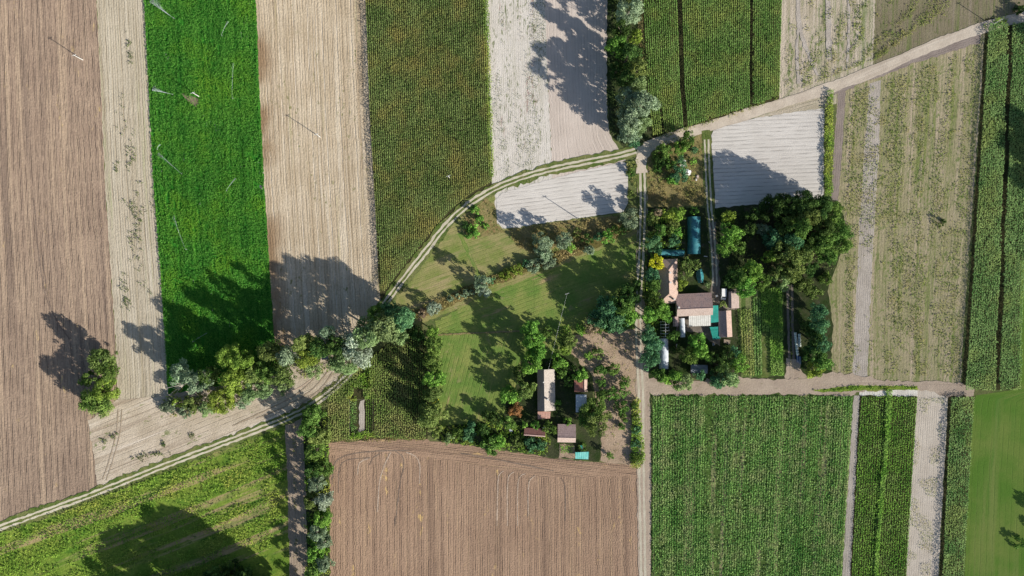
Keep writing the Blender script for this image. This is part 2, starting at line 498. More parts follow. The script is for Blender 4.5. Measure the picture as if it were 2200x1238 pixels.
M['weedy'] = field_mat('weedy_field', (0.313, 0.290, 0.160), (0.384, 0.334, 0.212), 11,
    streaks=[((0.483, 0.399, 0.292), .33, .02, .5, .66, .85), ((0.181, 0.224, 0.067), .45, .03, .5, .70, .85), ((0.604, 0.525, 0.411), .25, .01, .62, .72, .8)],
    rows=[(1.45, .3, (0.176, 0.153, 0.093), .5)],
    specks=[((0.143, 0.203, 0.052), 1.0, .5, .62, .75, .5, 7, .38, .6), ((0.483, 0.405, 0.288), 1.1, .55, .68, .6, .4, 9, .45, .65)], clod=(1.5, .5), bump=.7)
M['weedy2'] = field_mat('weedy_field_with_bare_streaks', (0.418, 0.363, 0.263), (0.484, 0.424, 0.325), 11,
    streaks=[((0.572, 0.495, 0.403), .3, .02, .48, .62, .85), ((0.182, 0.226, 0.084), .4, .03, .52, .68, .85)],
    rows=[(1.45, .3, (0.220, 0.187, 0.123), .4)],
    specks=[((0.138, 0.198, 0.056), 1.0, .5, .62, .8, .4, 9, .42, .62)], clod=(1.5, .45), bump=.7)
M['weedybrown'] = field_mat('brown_weedy_soil', (0.215, 0.185, 0.12), (0.26, 0.225, 0.15), 9,
    streaks=[((0.15, 0.19, 0.06), .45, .03, .5, .72, .8), ((.31, .26, .2), .5, .02, .55, .75, .6)], rows=[(1.6, .3, (.12, .1, .07), .5)],
    specks=[((0.11, 0.15, 0.04), 1.1, .52, .66, .6, .5, 8, .4, .6)], clod=(1.5, .45), bump=.6)
M['mauve'] = field_mat('bare_mauve_soil', (0.27, 0.222, 0.195), (0.32, 0.268, 0.235), 8, rows=[(.9, .25, (.17, .14, .12), .5)], clod=(1.9, .4), bump=.5)
M['grayst'] = field_mat('bare_greyish_soil', (0.42, 0.375, 0.325), (0.50, 0.45, 0.395), 6, rows=[(.85, .25, (.3, .26, .22), .6)], streaks=[((.3, .27, .19), .8, .03, .55, .75, .5)], clod=(1.9, .45), bump=.6)
M['seed'] = field_mat('pale_beige_soil', (0.54, 0.475, 0.395), (0.61, 0.545, 0.46), 7, rows=[(.95, .3, (.4, .34, .27), .6)], clod=(1.9, .4), bump=.5)
M['greencrop'] = field_mat('leafy_crop_floor', (0.07, 0.13, 0.03), (0.12, 0.17, 0.05), 10,
    streaks=[((0.34, 0.32, 0.17), .35, .03, .5, .68, .85), ((0.04, 0.08, 0.02), .6, .03, .5, .75, .7)], clod=(1.4, .6), bump=.9)
M['weedgreen'] = field_mat('rank_weeds', (0.114, 0.208, 0.029), (0.215, 0.283, 0.051), 10,
    streaks=[((0.38, 0.29, 0.16), .22, .05, .48, .62, .95), ((0.063, 0.164, 0.022), .3, .06, .52, .72, .8), ((0.316, 0.353, 0.074), .4, .06, .6, .75, .6)],
    specks=[((0.051, 0.126, 0.022), .7, .52, .66, .8, .5, 10, .4, .6)], clod=(1.2, .55), bump=.9)
M['meadow'] = field_mat('mown_meadow', (0.178, 0.223, 0.058), (0.312, 0.277, 0.124), 9,
    streaks=[((0.406, 0.318, 0.183), .35, .12, .52, .72, .75), ((0.102, 0.196, 0.033), .25, .2, .55, .75, .75)],
    rows=[(1.7, .5, (0.187, 0.204, 0.058), .35)], specks=[((0.452, 0.338, 0.215), .7, .55, .7, .6, .7, 9, .5, .65)], clod=(1.8, .4), bump=.4)
M['lawn'] = field_mat('green_meadow', (0.136, 0.223, 0.049), (0.238, 0.272, 0.079), 8,
    streaks=[((0.477, 0.316, 0.191), .3, .15, .56, .76, .75), ((0.093, 0.179, 0.034), .3, .2, .55, .75, .7)],
    rows=[(1.7, .5, (0.124, 0.179, 0.044), .4)], specks=[((.30, .27, .13), .6, .52, .7, .55, .7, 8, .48, .62), ((.07, .15, .03), .7, .54, .7, .5, .7, 8, .45, .6)], clod=(1.6, .5), bump=.5)
M['rightgrass'] = field_mat('cut_grass', (0.101, 0.198, 0.033), (0.166, 0.228, 0.054), 16,
    streaks=[((0.212, 0.246, 0.077), .18, .05, .5, .74, .7), ((0.066, 0.186, 0.031), .15, .06, .55, .75, .8)], rows=[(2.2, .6, (0.101, 0.168, 0.039), .35)], clod=(1.8, .25), bump=.3)
M['road'] = field_mat('dusty_dirt_road', (0.515, 0.441, 0.357), (0.607, 0.531, 0.435), 6, streaks=[((0.386, 0.324, 0.252), .8, .02, .5, .75, .7), ((0.681, 0.612, 0.522), .7, .02, .55, .75, .6)], clod=(1.6, .3), bump=.35)
M['roadbrown'] = field_mat('brown_dirt_track', (0.40, 0.32, 0.25), (0.47, 0.385, 0.30), 7, streaks=[((.30, .235, .18), .6, .02, .5, .72, .7), ((.55, .47, .38), .6, .02, .55, .75, .6)], specks=[((.2, .2, .09), .8, .6, .7, .6, .4, 8, .5, .65)], clod=(1.6, .4), bump=.5)
M['wheel'] = field_mat('worn_wheel_track', (0.493, 0.447, 0.344), (0.578, 0.533, 0.424), 4, clod=(1.6, .35), bump=.35)
M['greyroad'] = field_mat('grey_dirt_track', (0.360, 0.288, 0.217), (0.430, 0.349, 0.262), 6, rows=[(1.3, .4, (0.200, 0.158, 0.119), .7)], clod=(1.5, .35), bump=.6)
M['verge'] = field_mat('grassy_verge', (0.10, 0.15, 0.035), (0.19, 0.20, 0.075), 5, specks=[((.04, .085, .015), .9, .5, .64, .7, 1, 6, .4, .6), ((.32, .28, .17), .9, .55, .68, .6, 1, 6, .45, .65)], clod=(1.6, .5), bump=.8)
M['dry'] = field_mat('dry_rough_grass', (0.21, 0.185, 0.07), (0.29, 0.24, 0.11), 5, specks=[((.08, .12, .03), .8, .5, .64, .8, 1, 6, .4, .6), ((.28, .17, .09), .9, .5, .66, .7, 1, 6, .5, .65)], clod=(1.4, .55), bump=.9)
M['dirtgarden'] = field_mat('dry_bare_earth', (0.386, 0.288, 0.203), (0.464, 0.356, 0.257), 6, streaks=[((0.319, 0.234, 0.160), .5, .4, .5, .75, .6)], specks=[((0.193, 0.180, 0.076), .8, .6, .7, .7, 1, 7, .5, .65)], clod=(1.7, .5), bump=.7)
M['yard'] = field_mat('shade_darkened_yard_floor', (0.035, 0.059, 0.018), (0.063, 0.070, 0.036), 5, specks=[((0.126, 0.105, 0.088), .7, .55, .7, .7, 1, 6, .5, .65)], clod=(1.4, .5), bump=.8)  # grass and earth, darkened further for the shade between the trees
M['yarddirt'] = field_mat('shade_darkened_yard_dirt', (0.188, 0.161, 0.135), (0.247, 0.214, 0.180), 4, clod=(1.7, .4), bump=.5)  # dirt colour darkened to carry the shade lying on the courtyard
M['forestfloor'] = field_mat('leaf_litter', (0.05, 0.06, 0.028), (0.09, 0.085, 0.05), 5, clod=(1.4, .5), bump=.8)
M['ditch'] = field_mat('overgrown_ditch', (0.15, 0.13, 0.045), (0.22, 0.17, 0.07), 4, specks=[((.03, .04, .015), .8, .5, .62, .8, 1, 4, .4, .6)], clod=(1.4, .55), bump=1.0)

# ground to the horizon
gx = 2600.0
o = link('ground', mesh_np('ground', np.array([(-gx, -gx, 0), (gx, -gx, 0), (gx, gx, 0), (-gx, gx, 0)], float), np.array([(0, 1, 2, 3)]),
         np.array([(-gx, -gx), (gx, -gx), (gx, gx), (-gx, gx)], float)), None, M['ground'])
tag(o, 'rough grassy ground lying under all the fields', None, None, 'structure')

# shared edges (photo pixels)
EA = [(203, -140), (207, 0), (215, 150), (228, 430), (240, 600), (250, 760), (256, 930)]
EB = [(304, -140), (310, 0), (318, 150), (330, 400), (345, 580), (357, 760), (362, 860)]
EC = [(544, -140), (550, 0), (558, 200), (568, 400), (578, 560), (590, 740), (594, 800)]
ED = [(780, -140), (786, 0), (795, 250), (806, 440), (814, 600), (822, 700)]
EE = [(1039, -140), (1044, 0), (1050, 200), (1057, 380), (1068, 640)]
EF = [(1164, -140), (1170, 0), (1178, 200), (1186, 350), (1188, 400)]
EG = [(1305, -140), (1305, 0), (1304, 250), (1310, 290), (1345, 345)]
EI0 = [(1378, -140), (1380, 0), (1390, 200), (1402, 300)]
EI1 = [(1680, -140), (1679, 0), (1674, 200), (1672, 240)]
def shift(e, dx): return [(x + dx, y) for x, y in e]

strip('ploughed_field', [(-230, -140), (-220, 400), (-200, 1220)], [(203, -140), (207, 0), (215, 150), (228, 430), (240, 600), (249, 760), (254, 860), (259, 960), (264, 1060), (272, 1220)], M['plough'], 'brown ploughed field along the left edge of the photo', 40)
strip('stubble_field', EA, EB, M['pale2'], 'pale narrow stubble strip between the ploughed field and the bright green field', 30)
strip('clover_field', EB, EC, M['alfalfa'], 'bright green clover field with sprinklers on it', 30)
strip('sandy_stubble_field', EC, ED, M['pale'], 'wide pale tan stubble field between the bright green and the dark maize field', 30)
strip('corn_field', ED, EE, M['cornsoil'], 'soil under the large dark maize crop', 20)
strip('speckled_field', EE, EF, M['speckled'], 'whitish field speckled with green and reddish weeds', 24)
strip('ribbed_field', EF, EG, M['sand'], 'pale ribbed sandy field beside the northern tree belt', 24)
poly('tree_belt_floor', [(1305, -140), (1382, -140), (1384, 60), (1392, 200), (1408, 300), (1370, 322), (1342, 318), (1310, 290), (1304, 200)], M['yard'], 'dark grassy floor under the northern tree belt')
poly('grass_path', [(1366, -60), (1381, -60), (1385, 130), (1374, 130)], M['dry'], None)
strip('maize_field', EI0, EI1, M['cornsoil'], 'soil under the northern maize crop', 20)
strip('weedy_field', [(1680, -140), (1679, 0), (1674, 200), (1672, 260)], [(1884, -140), (1881, 0), (1876, 130), (1874, 200)], M['weedy2'], 'pale weedy field with bare wheel marks north of the diagonal road', 20)
strip('brown_field', [(1884, -140), (1881, 0), (1876, 130), (1874, 200)], [(2400, -140), (2395, 100), (2380, 200), (2370, 240)], M['weedybrown'], 'brown weedy field in the top right corner', 20)
# right of the farm
strip('striped_field', [(1800, 170), (1788, 400), (1778, 600), (1782, 830)], [(2116, 70), (2100, 300), (2085, 500), (2070, 700), (2062, 850)], M['weedy'], 'large striped weedy field east of the farm', 30)
strip('soil_strip', [(1801, 195), (1791, 330), (1783, 455)], [(1817, 190), (1810, 330), (1797, 460)], M['mauve'], None, 12)
strip('bare_strip', [(1868, 180), (1857, 330), (1846, 500), (1832, 805)], [(1892, 172), (1888, 330), (1876, 520), (1863, 812)], M['grayst'], None, 16)
strip('maize_strip_field', [(2117, 40), (2105, 250), (2090, 500), (2075, 720), (2065, 838)], [(2420, 20), (2400, 400), (2390, 838)], M['cornsoil'], 'soil under the eastern maize crop', 20)
strip('meadow_east', [(2192, 560), (2190, 836), (2094, 850), (2082, 1000), (2066, 1380)], [(2420, 560), (2420, 836), (2420, 850), (2420, 1000), (2420, 1380)], M['rightgrass'], 'smooth cut grass meadow in the bottom right corner', 24)
strip('maize_plot_field', [(2037, 850), (2029, 1000), (2018, 1238), (2011, 1380)], [(2092, 848), (2084, 1000), (2068, 1238), (2060, 1380)], M['cornsoil'], 'soil under the narrow dark maize strip', 16)
strip('seedling_field', [(1972, 832), (1961, 1000), (1945, 1238), (1936, 1380)], [(2038, 832), (2029, 1000), (2016, 1238), (2008, 1380)], M['seed'], 'pale strip with sparse wilting plants beside the narrow maize', 16)
strip('row_crop_field', [(1846, 850), (1838, 1000), (1826, 1238), (1818, 1380)], [(1970, 850), (1960, 1000), (1946, 1238), (1937, 1380)], M['cornsoil'], 'soil under the neat green row crop', 16)
poly('sandy_headland', [(1846, 838), (1972, 836), (1971, 852), (1845, 850)], M['sandplain'])
strip('field_path', [(1833, 850), (1824, 1000), (1808, 1238), (1799, 1380)], [(1847, 850), (1839, 1000), (1827, 1238), (1819, 1380)], M['grayst'], 'narrow bare path between the green crop and the row crop', 16)
strip('leafy_field', [(1401, 846), (1400, 1000), (1399, 1380)], [(1834, 846), (1825, 1000), (1809, 1238), (1800, 1380)], M['greencrop'], 'soil of the large green leafy crop south of the farm', 20)
# lower left
poly('corner_field', [(190, 905), (250, 860), (352, 850), (520, 820), (660, 760), (800, 690), (775, 780), (735, 830), (690, 865), (600, 912), (400, 988), (212, 1062), (204, 1000)], field_mat('pale_trodden_soil', (0.44, 0.375, 0.285), (0.53, 0.46, 0.365), 9,
    streaks=[((.32, .255, .19), .45, .03, .5, .7, .8), ((.64, .58, .5), .4, .02, .55, .72, .8)], rows=[(2.2, .35, (.27, .21, .155), .6)], specks=[((.15, .19, .06), .8, .6, .68, .8, .4, 10, .52, .66)], clod=(1.5, .45), bump=.7), 'pale corner field with furrows parallel to the curved track', 22)
poly('weed_field', [(-230, 1232), (0, 1142), (100, 1106), (300, 1032), (500, 957), (612, 912), (622, 1000), (628, 1380), (-230, 1380)], M['weedgreen'], 'rank green weedy field in the bottom left corner', 22)
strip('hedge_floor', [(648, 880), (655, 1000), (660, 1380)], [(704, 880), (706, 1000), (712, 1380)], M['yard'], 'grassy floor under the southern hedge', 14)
strip('farm_track', [(612, 905), (617, 1000), (622, 1238), (624, 1380)], [(648, 890), (655, 1000), (662, 1238), (666, 1380)], M['greyroad'], 'straight grey dirt track beside the southern hedge', 16)
strip('tilled_field', [(706, 950), (708, 1000), (711, 1380)], [(1371, 1000), (1374, 1100), (1377, 1380)], M['plough2'], 'brown tilled field at the bottom centre', 24)
poly('tilled_margin', [(706, 952), (800, 944), (910, 946), (1000, 955), (1080, 968), (1190, 984), (1290, 996), (1371, 1004), (1372, 1022), (1250, 1026), (1150, 1024), (1060, 1008), (960, 990), (860, 975), (770, 970), (712, 978)], M['plough2'], None, -6)
poly('vegetable_field', [(704, 850), (790, 772), (850, 720), (905, 690), (918, 760), (918, 942), (800, 944), (706, 948)], M['cornsoil'], 'dark soil under the small maize garden')
# meadows round the creek
poly('upper_meadow', [(822, 650), (862, 600), (915, 535), (955, 490), (1005, 440), (1062, 405), (1068, 480), (1080, 492), (1200, 476), (1340, 456), (1352, 440), (1376, 440), (1376, 530), (1240, 560), (1130, 610), (940, 680), (900, 700), (850, 690)], M['meadow'], 'mown meadow between the curved track and the creek', 20, cat='meadow')
poly('lower_meadow', [(936, 690), (1030, 640), (1130, 600), (1250, 552), (1376, 500), (1376, 720), (1230, 716), (1120, 712), (938, 720)], M['lawn'], 'green meadow below the creek', 20, cat='meadow')
poly('southern_meadow', [(936, 719), (1120, 712), (1230, 716), (1230, 800), (1100, 920), (960, 930), (930, 910)], M['lawn'], 'green meadow left of the small farmhouse', 75, cat='meadow')
ribbon('ditch', [(892, 676), (930, 662), (985, 638), (1030, 615), (1080, 594), (1130, 575), (1190, 556), (1250, 532), (1310, 505), (1360, 478)], 4.4, M['ditch'], 'overgrown creek bed crossing the meadows', .4, 'ditch')
ribbon('footpath', [(988, 500), (1005, 540), (1022, 580), (1040, 615), (1062, 640)], 2.0, M['lawn'], None, .2)
poly('dry_bank', [(1090, 492), (1200, 478), (1330, 462), (1340, 480), (1270, 510), (1200, 530), (1150, 545), (1110, 530)], M['dry'], 'dry brownish grass bank below the small sandy field', 20, cat='bank')
poly('brushy_corner', [(998, 460), (1045, 425), (1062, 440), (1068, 485), (1090, 500), (1010, 515), (998, 500)], M['dry'], 'weedy corner beside the curved track', 60, cat='rough ground')
poly('small_sandy_field', [(1066, 428), (1078, 416), (1150, 394), (1240, 370), (1340, 348), (1348, 352), (1350, 436), (1340, 455), (1200, 475), (1084, 491), (1068, 478)], M['sand2'], 'small white sandy field inside the bend of the track', 7, .15)
poly('weed_triangle', [(1560, 262), (1640, 236), (1776, 192), (1778, 236), (1700, 244)], M['weedy2'], None, 15)
poly('white_sandy_field', [(1528, 290), (1534, 276), (1600, 258), (1700, 242), (1768, 233), (1771, 240), (1769, 424), (1740, 430), (1650, 437), (1537, 449)], M['sand2'], 'white sandy field beside the grassy driveway', 2.5, .15)
# farm ground
poly('thicket_floor', [(1384, 335), (1400, 312), (1440, 296), (1512, 283), (1524, 440), (1386, 450)], M['dry'], 'dry grassy patch around the scrap heap', 60, cat='rough ground')
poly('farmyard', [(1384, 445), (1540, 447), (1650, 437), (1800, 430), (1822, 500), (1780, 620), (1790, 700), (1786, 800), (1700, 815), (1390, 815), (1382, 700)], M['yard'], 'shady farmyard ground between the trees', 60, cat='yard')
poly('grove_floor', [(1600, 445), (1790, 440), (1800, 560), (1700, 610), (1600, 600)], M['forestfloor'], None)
poly('courtyard', [(1452, 676), (1530, 626), (1600, 618), (1596, 664), (1552, 666), (1546, 745), (1500, 715), (1452, 712)], M['yarddirt'], 'bare dirt courtyard between the sheds', cat='yard')
poly('kitchen_garden', [(1583, 628), (1682, 612), (1686, 808), (1590, 812)], M['greencrop'], 'kitchen garden rows beside the farm sheds', 91, cat='garden')
strip('garden_path', [(1634, 715), (1636, 760), (1638, 812)], [(1645, 715), (1649, 760), (1652, 812)], M['verge'], None, 8, ragged=.4)
for dx in (-4.5, 4.5):
    ribbon('wheel_track', [(1697 + dx, 612), (1698 + dx, 700), (1702 + dx, 816)], .95, M['yarddirt'], ('left' if dx < 0 else 'right') + ' wheel rut of the shaded lane beside the bales', .1, 'track', 2, .25)  # lane shade is put into the dark ruts and yard ground
poly('lit_lane_mouth', [(1690, 770), (1712, 776), (1724, 800), (1740, 814), (1688, 816)], M['roadbrown'], None, 90, .3)  # paler earth paints the lit end of the darkened lane
poly('bare_patch', [(392, 206), (408, 207), (426, 210), (428, 220), (420, 232), (414, 222), (404, 215), (393, 213)], M['weedybrown'], None, 90, .7)
poly('orchard_ground', [(1228, 722), (1280, 714), (1366, 708), (1370, 1002), (1290, 992), (1292, 930), (1270, 800), (1228, 770)], M['dirtgarden'], 'bare dry orchard ground beside the lane', 60, cat='orchard')
poly('house_yard', [(1090, 860), (1130, 780), (1230, 760), (1262, 800), (1292, 930), (1288, 992), (1190, 984), (1080, 966), (950, 950), (915, 935), (960, 915), (1080, 905)], M['yard'], 'grassy yard around the small farmhouse', 60, cat='yard')
poly('garden_bed', [(1203, 956), (1236, 958), (1236, 984), (1203, 984)], M['dirtgarden'])

# wheel marks and turning furrows drawn by tractors
M['markdark'] = field_mat('fresh_furrow', (0.21, 0.155, 0.12), (0.26, 0.2, 0.155), 3, clod=(1.5, .5), bump=.8)
M['marklight'] = field_mat('dry_furrow_ridge', (0.46, 0.36, 0.275), (0.54, 0.43, 0.335), 3, clod=(1.5, .5), bump=.8)
M['marktan'] = field_mat('tyre_mark_on_pale_soil', (0.33, 0.265, 0.19), (0.40, 0.325, 0.245), 3, clod=(1.5, .5), bump=.8)
for ln, w_, mt in [
    ([(74, 430), (84, 545), (99, 635), (122, 688), (150, 730)], .5, 'markdark'), ([(88, 520), (101, 620), (112, 670)], .4, 'markdark'),
    ([(714, 1040), (718, 1000), (740, 980), (800, 970), (880, 968)], .5, 'markdark'), ([(727, 1060), (730, 1005), (750, 988), (796, 984)], .45, 'markdark'),
    ([(811, 1100), (815, 1040), (826, 1000), (840, 972)], .5, 'marklight'), ([(795, 1000), (800, 985), (818, 974)], .4, 'markdark'),
    ([(848, 1130), (860, 1040), (868, 1000), (864, 980), (846, 968)], .45, 'markdark'), ([(901, 1040), (902, 1000), (892, 980), (872, 972)], .45, 'marklight'),
    ([(768, 1020), (772, 995), (790, 986)], .4, 'marklight'), ([(990, 974), (1060, 986), (1130, 1000), (1190, 1012)], .5, 'markdark'), ([(1068, 1130), (1069, 1060), (1072, 1022), (1082, 1012)], .45, 'marklight'),
    ([(1090, 1130), (1090, 1060), (1093, 1024), (1104, 1014)], .45, 'marklight'), ([(1112, 1130), (1112, 1060), (1116, 1026), (1128, 1018)], .45, 'marklight'), ([(1135, 1110), (1135, 1050), (1140, 1030), (1150, 1022)], .4, 'marklight'), ([(1214, 1120), (1215, 1070), (1213, 1040), (1206, 1028)], .5, 'markdark'),
    ([(262, 880), (258, 930), (244, 985), (228, 1032)], .45, 'marktan'), ([(254, 880), (250, 930), (236, 985), (221, 1030)], .45, 'marktan'),
    ([(715, 800), (690, 835), (640, 872), (580, 905)], .5, 'marktan'), ([(705, 798), (670, 838), (610, 875), (550, 900)], .5, 'marktan'), ([(690, 800), (640, 845), (580, 878), (500, 915)], .5, 'marktan'), ([(560, 865), (640, 835), (700, 790)], .5, 'marklight')]:
    ribbon('furrow', ln, w_, M[mt], None, .06, None, 2, .3)
for ln, w_ in [([(1714, -60), (1717, 50), (1733, 105), (1757, 162)], 1.5), ([(1717, 40), (1712, 110), (1716, 180)], 1.2), ([(1779, -60), (1780, 60), (1782, 128)], 2.0), ([(1822, -60), (1824, 60), (1820, 150)], 1.0)]:
    ribbon('wheel_mark', ln, w_, M['grayst'], None, .15, None, 2, .4)

# roads and tracks
DIAG = [(2420, -20), (2200, 36), (2110, 60), (1990, 104), (1880, 152), (1780, 190), (1690, 219), (1600, 247), (1510, 276), (1440, 296), (1395, 314), (1365, 327)]
poly('road_margin', [(2112, 62), (2105, 92), (1990, 128), (1890, 165), (1800, 200), (1780, 208), (1775, 190), (1880, 150), (1990, 104)], M['mauve'], None, 20)
ribbon('dirt_road', DIAG, 4.6, M['road'], 'dusty diagonal dirt road in the upper right', .1, 'road', 4, .15)
CURVE = [(1385, 318), (1330, 334), (1250, 350), (1180, 365), (1120, 382), (1070, 402), (1020, 430), (980, 462), (945, 500), (915, 540), (885, 577), (855, 616), (828, 652), (803, 690), (786, 735), (768, 782), (735, 820), (700, 850), (655, 880), (600, 906), (500, 945), (400, 983), (300, 1022), (200, 1062), (100, 1098), (0, 1134), (-220, 1215)]
ribbon('road_verge', CURVE, 4.9, M['verge'], 'grassy verge of the curved two-track lane', .35, 'verge', 3, .2)
def offset_line(line, d):
    p = np.asarray(line, float); t = np.gradient(p, axis=0); t /= np.linalg.norm(t, axis=1, keepdims=True)
    return p + np.stack([t[:, 1], -t[:, 0]], 1) * d / S
ribbon('wheel_track', offset_line(CURVE, 0.85), 0.8, M['wheel'], 'northern wheel rut of the curved lane', .12, 'track', 2, .2)
ribbon('wheel_track', offset_line(CURVE, -0.85), 0.8, M['wheel'], 'southern wheel rut of the curved lane', .12, 'track', 2, .2)
LANE = [(1376, 318), (1379, 345), (1381, 450), (1377, 560), (1372, 650), (1372, 750), (1377, 850), (1378, 1000), (1382, 1238), (1384, 1380)]
strip('lane_margin', [(1368, 330), (1370, 450), (1365, 650), (1366, 850), (1368, 1000), (1372, 1238), (1374, 1380)], [(1388, 330), (1391, 450), (1386, 650), (1396, 850), (1399, 1000), (1398, 1238), (1399, 1380)], M['roadbrown'], 'brown margin of the straight farm lane', 30)
poly('lane_grass', [(1369, 330), (1389, 330), (1391, 450), (1387, 640), (1367, 640), (1370, 450)], M['verge'], None)
ribbon('wheel_track', offset_line(LANE, 0.9), 0.95, M['wheel'], 'left wheel rut of the straight farm lane', .1, 'track', 2, .2)
ribbon('wheel_track', offset_line(LANE, -0.9), 0.95, M['wheel'], 'right wheel rut of the straight farm lane', .1, 'track', 2, .2)
ribbon('road_junction', [(1440, 297), (1408, 310), (1385, 326), (1378, 346), (1380, 372)], 4.6, M['road'], 'dusty junction of road and lane', .4, 'road', 3, .3)
DRIVE = [(1516, 280), (1518, 300), (1520, 360), (1524, 440), (1529, 490), (1534, 560), (1536, 615)]
ribbon('driveway_verge', DRIVE, 3.8, M['verge'], 'green grassy verge of the driveway', .2, 'verge', 3, .1)
ribbon('driveway', [(1530, 478), (1535, 540), (1538, 600), (1536, 640)], 3.2, M['yarddirt'], 'earthy driveway entering the farmyard', .25, 'driveway', 3, .3)
ribbon('wheel_track', offset_line(DRIVE[1:], 0.8), 0.75, M['wheel'], 'right wheel rut of the grassy driveway', .08, 'track')
ribbon('wheel_track', offset_line(DRIVE[1:], -0.8), 0.75, M['wheel'], 'left wheel rut of the grassy driveway', .08, 'track')
poly('field_lane', [(1388, 812), (1500, 818), (1590, 812), (1700, 816), (1790, 800), (1900, 815), (2064, 824), (2095, 836), (2090, 850), (2036, 852), (1975, 836), (1840, 842), (1834, 850), (1640, 848), (1400, 848), (1388, 836)], M['roadbrown'], 'brown dirt lane running east below the farm', 0, .4, 'lane')
poly('lane_verge', [(1740, 838), (1850, 828), (1972, 830), (1972, 838), (1850, 839), (1760, 843)], M['weedgreen'], None, 0)
# ------------------------------------------------------------------ crops and weeds (uncountable: one object per field)
def rows_in(L, R, sp, step, jit=0.15, row_skip=None):
    """points on rows between two edges; returns x, y (m), row coordinate u (m)"""
    n = 160
    l = wxy(resample(L, n)); r = wxy(resample(R, n))
    wid = float(np.mean(np.hypot(*(r - l).T)))
    ln = np.r_[0, np.cumsum(np.hypot(*np.diff((l + r) / 2, axis=0).T))]
    us = np.arange(sp / 2, wid, sp); vs = np.arange(0, ln[-1], step)
    U, V = np.meshgrid(us, vs); U = U.ravel(); V = V.ravel()
    V = V + RNG.uniform(-.5, .5, len(V)) * step; U = U + RNG.normal(size=len(U)) * jit
    f = U / wid
    lx, ly = np.interp(V, ln, l[:, 0]), np.interp(V, ln, l[:, 1]); rx, ry = np.interp(V, ln, r[:, 0]), np.interp(V, ln, r[:, 1])
    return lx * (1 - f) + rx * f, ly * (1 - f) + ry * f, U

def corn_mesh(name, x, y, mat, h=2.3, nl=4, tone_bias=0.0, label='', tassel=True, size=1.0):
    n = len(x); rng = RNG
    hh = h * (0.72 + 0.3 * vnoise(x, y, 6.0, 3) + 0.3 * vnoise(x, y, 1.6, 4) + 0.09 * rng.normal(size=n))
    Vs, Fs, Ts = [], [], []; o = 0
    pt = 0.5 * vnoise(x, y, 9.0, 5) + 0.5 * vnoise(x, y, 2.5, 6)
    for k in range(nl):
        az = rng.uniform(0, 2 * np.pi, n)
        dx, dy = np.cos(az), np.sin(az)
        zz = hh * rng.uniform(0.55, 0.98, n)
        C = np.stack([x + dx * 0.17 * size, y + dy * 0.24 * size, zz], 1)
        droop = rng.uniform(-0.55, 0.15, n)
        T = np.stack([dx, dy, droop], 1); T /= np.linalg.norm(T, axis=1, keepdims=True)
        Sd = np.stack([-dy, dx, rng.normal(size=n) * 0.35], 1); Sd /= np.linalg.norm(Sd, axis=1, keepdims=True)
        a = (rng.uniform(0.2, 0.34, n) * size)[:, None]; b = (rng.uniform(0.09, 0.15, n) * size)[:, None]
        Vs.append(np.stack([C - T * a, C + Sd * b, C + T * a, C - Sd * b], 1).reshape(-1, 3))
        Fs.append(np.arange(4 * n).reshape(n, 4) + o); o += 4 * n
        Ts.append(np.clip(pt * 0.9 + rng.normal(size=n) * 0.22 + tone_bias, 0, 1))
    if tassel:
        C = np.stack([x, y, hh * 1.06], 1)
        v, f = diamonds(C, np.stack([rng.normal(size=n) * .6, rng.normal(size=n) * .6, np.ones(n)], 1), 0.17, 0.12, rng)
        Vs.append(v); Fs.append(f + o); Ts.append(np.clip(0.85 + rng.normal(size=n) * 0.1, 0, 1)); o += 4 * n
    ob = link(name, mesh_np(name, np.vstack(Vs), np.vstack(Fs), None, np.concatenate(Ts)), None, mat)
    return tag(ob, label, 'crop', None, 'stuff')

def leaf_carpet(name, x, y, mat, h=0.4, size=0.3, nq=3, label='', spread=0.25, bias=0.0, ztop=None, cat='crop', tall=None, u=None, sw=1.6):
    n = len(x); rng = RNG
    hl = h * (0.6 + 0.8 * vnoise(x, y, 3.0, 11)) if tall is None else tall
    X = np.repeat(x, nq) + rng.normal(size=n * nq) * spread; Y = np.repeat(y, nq) + rng.normal(size=n * nq) * spread
    Z = np.repeat(hl, nq) * rng.uniform(0.35, 1.0, n * nq) + 0.02 + _z[0]
    nr = np.stack([rng.normal(size=n * nq) * .7, rng.normal(size=n * nq) * .7, np.ones(n * nq)], 1)
    a = size * rng.uniform(0.6, 1.2, n * nq)
    V, F = diamonds(np.stack([X, Y, Z], 1), nr, a, a * rng.uniform(0.5, 0.8, n * nq), rng)
    t = 0.5 * vnoise(X, Y, 7.0, 21) + 0.5 * vnoise(X, Y, 1.8, 22)
    if u is not None:
        U = np.repeat(u, nq)
        st = 0.6 * vnoise(U, Y * 0.02, sw, 23) + 0.4 * vnoise(U, Y * 0.15, sw * .4, 24)
        t = 0.45 * t + 0.75 * (st - .5) + .3
    t = np.clip(t + rng.normal(size=n * nq) * 0.2 + bias, 0, 1)
    ob = link(name, mesh_np(name, V, F, None, t), None, mat)
    return tag(ob, label, cat, None, 'stuff')

def keep(x, y, u, m): return x[m], y[m], u[m]
def px_poly(x, y, poly): return in_poly(x / S + 1100, 619 - y / S, poly)
def gaps(u, gs, w):
    m = np.ones(len(u), bool)
    for g in gs: m &= np.abs(u - g) > w
    return m

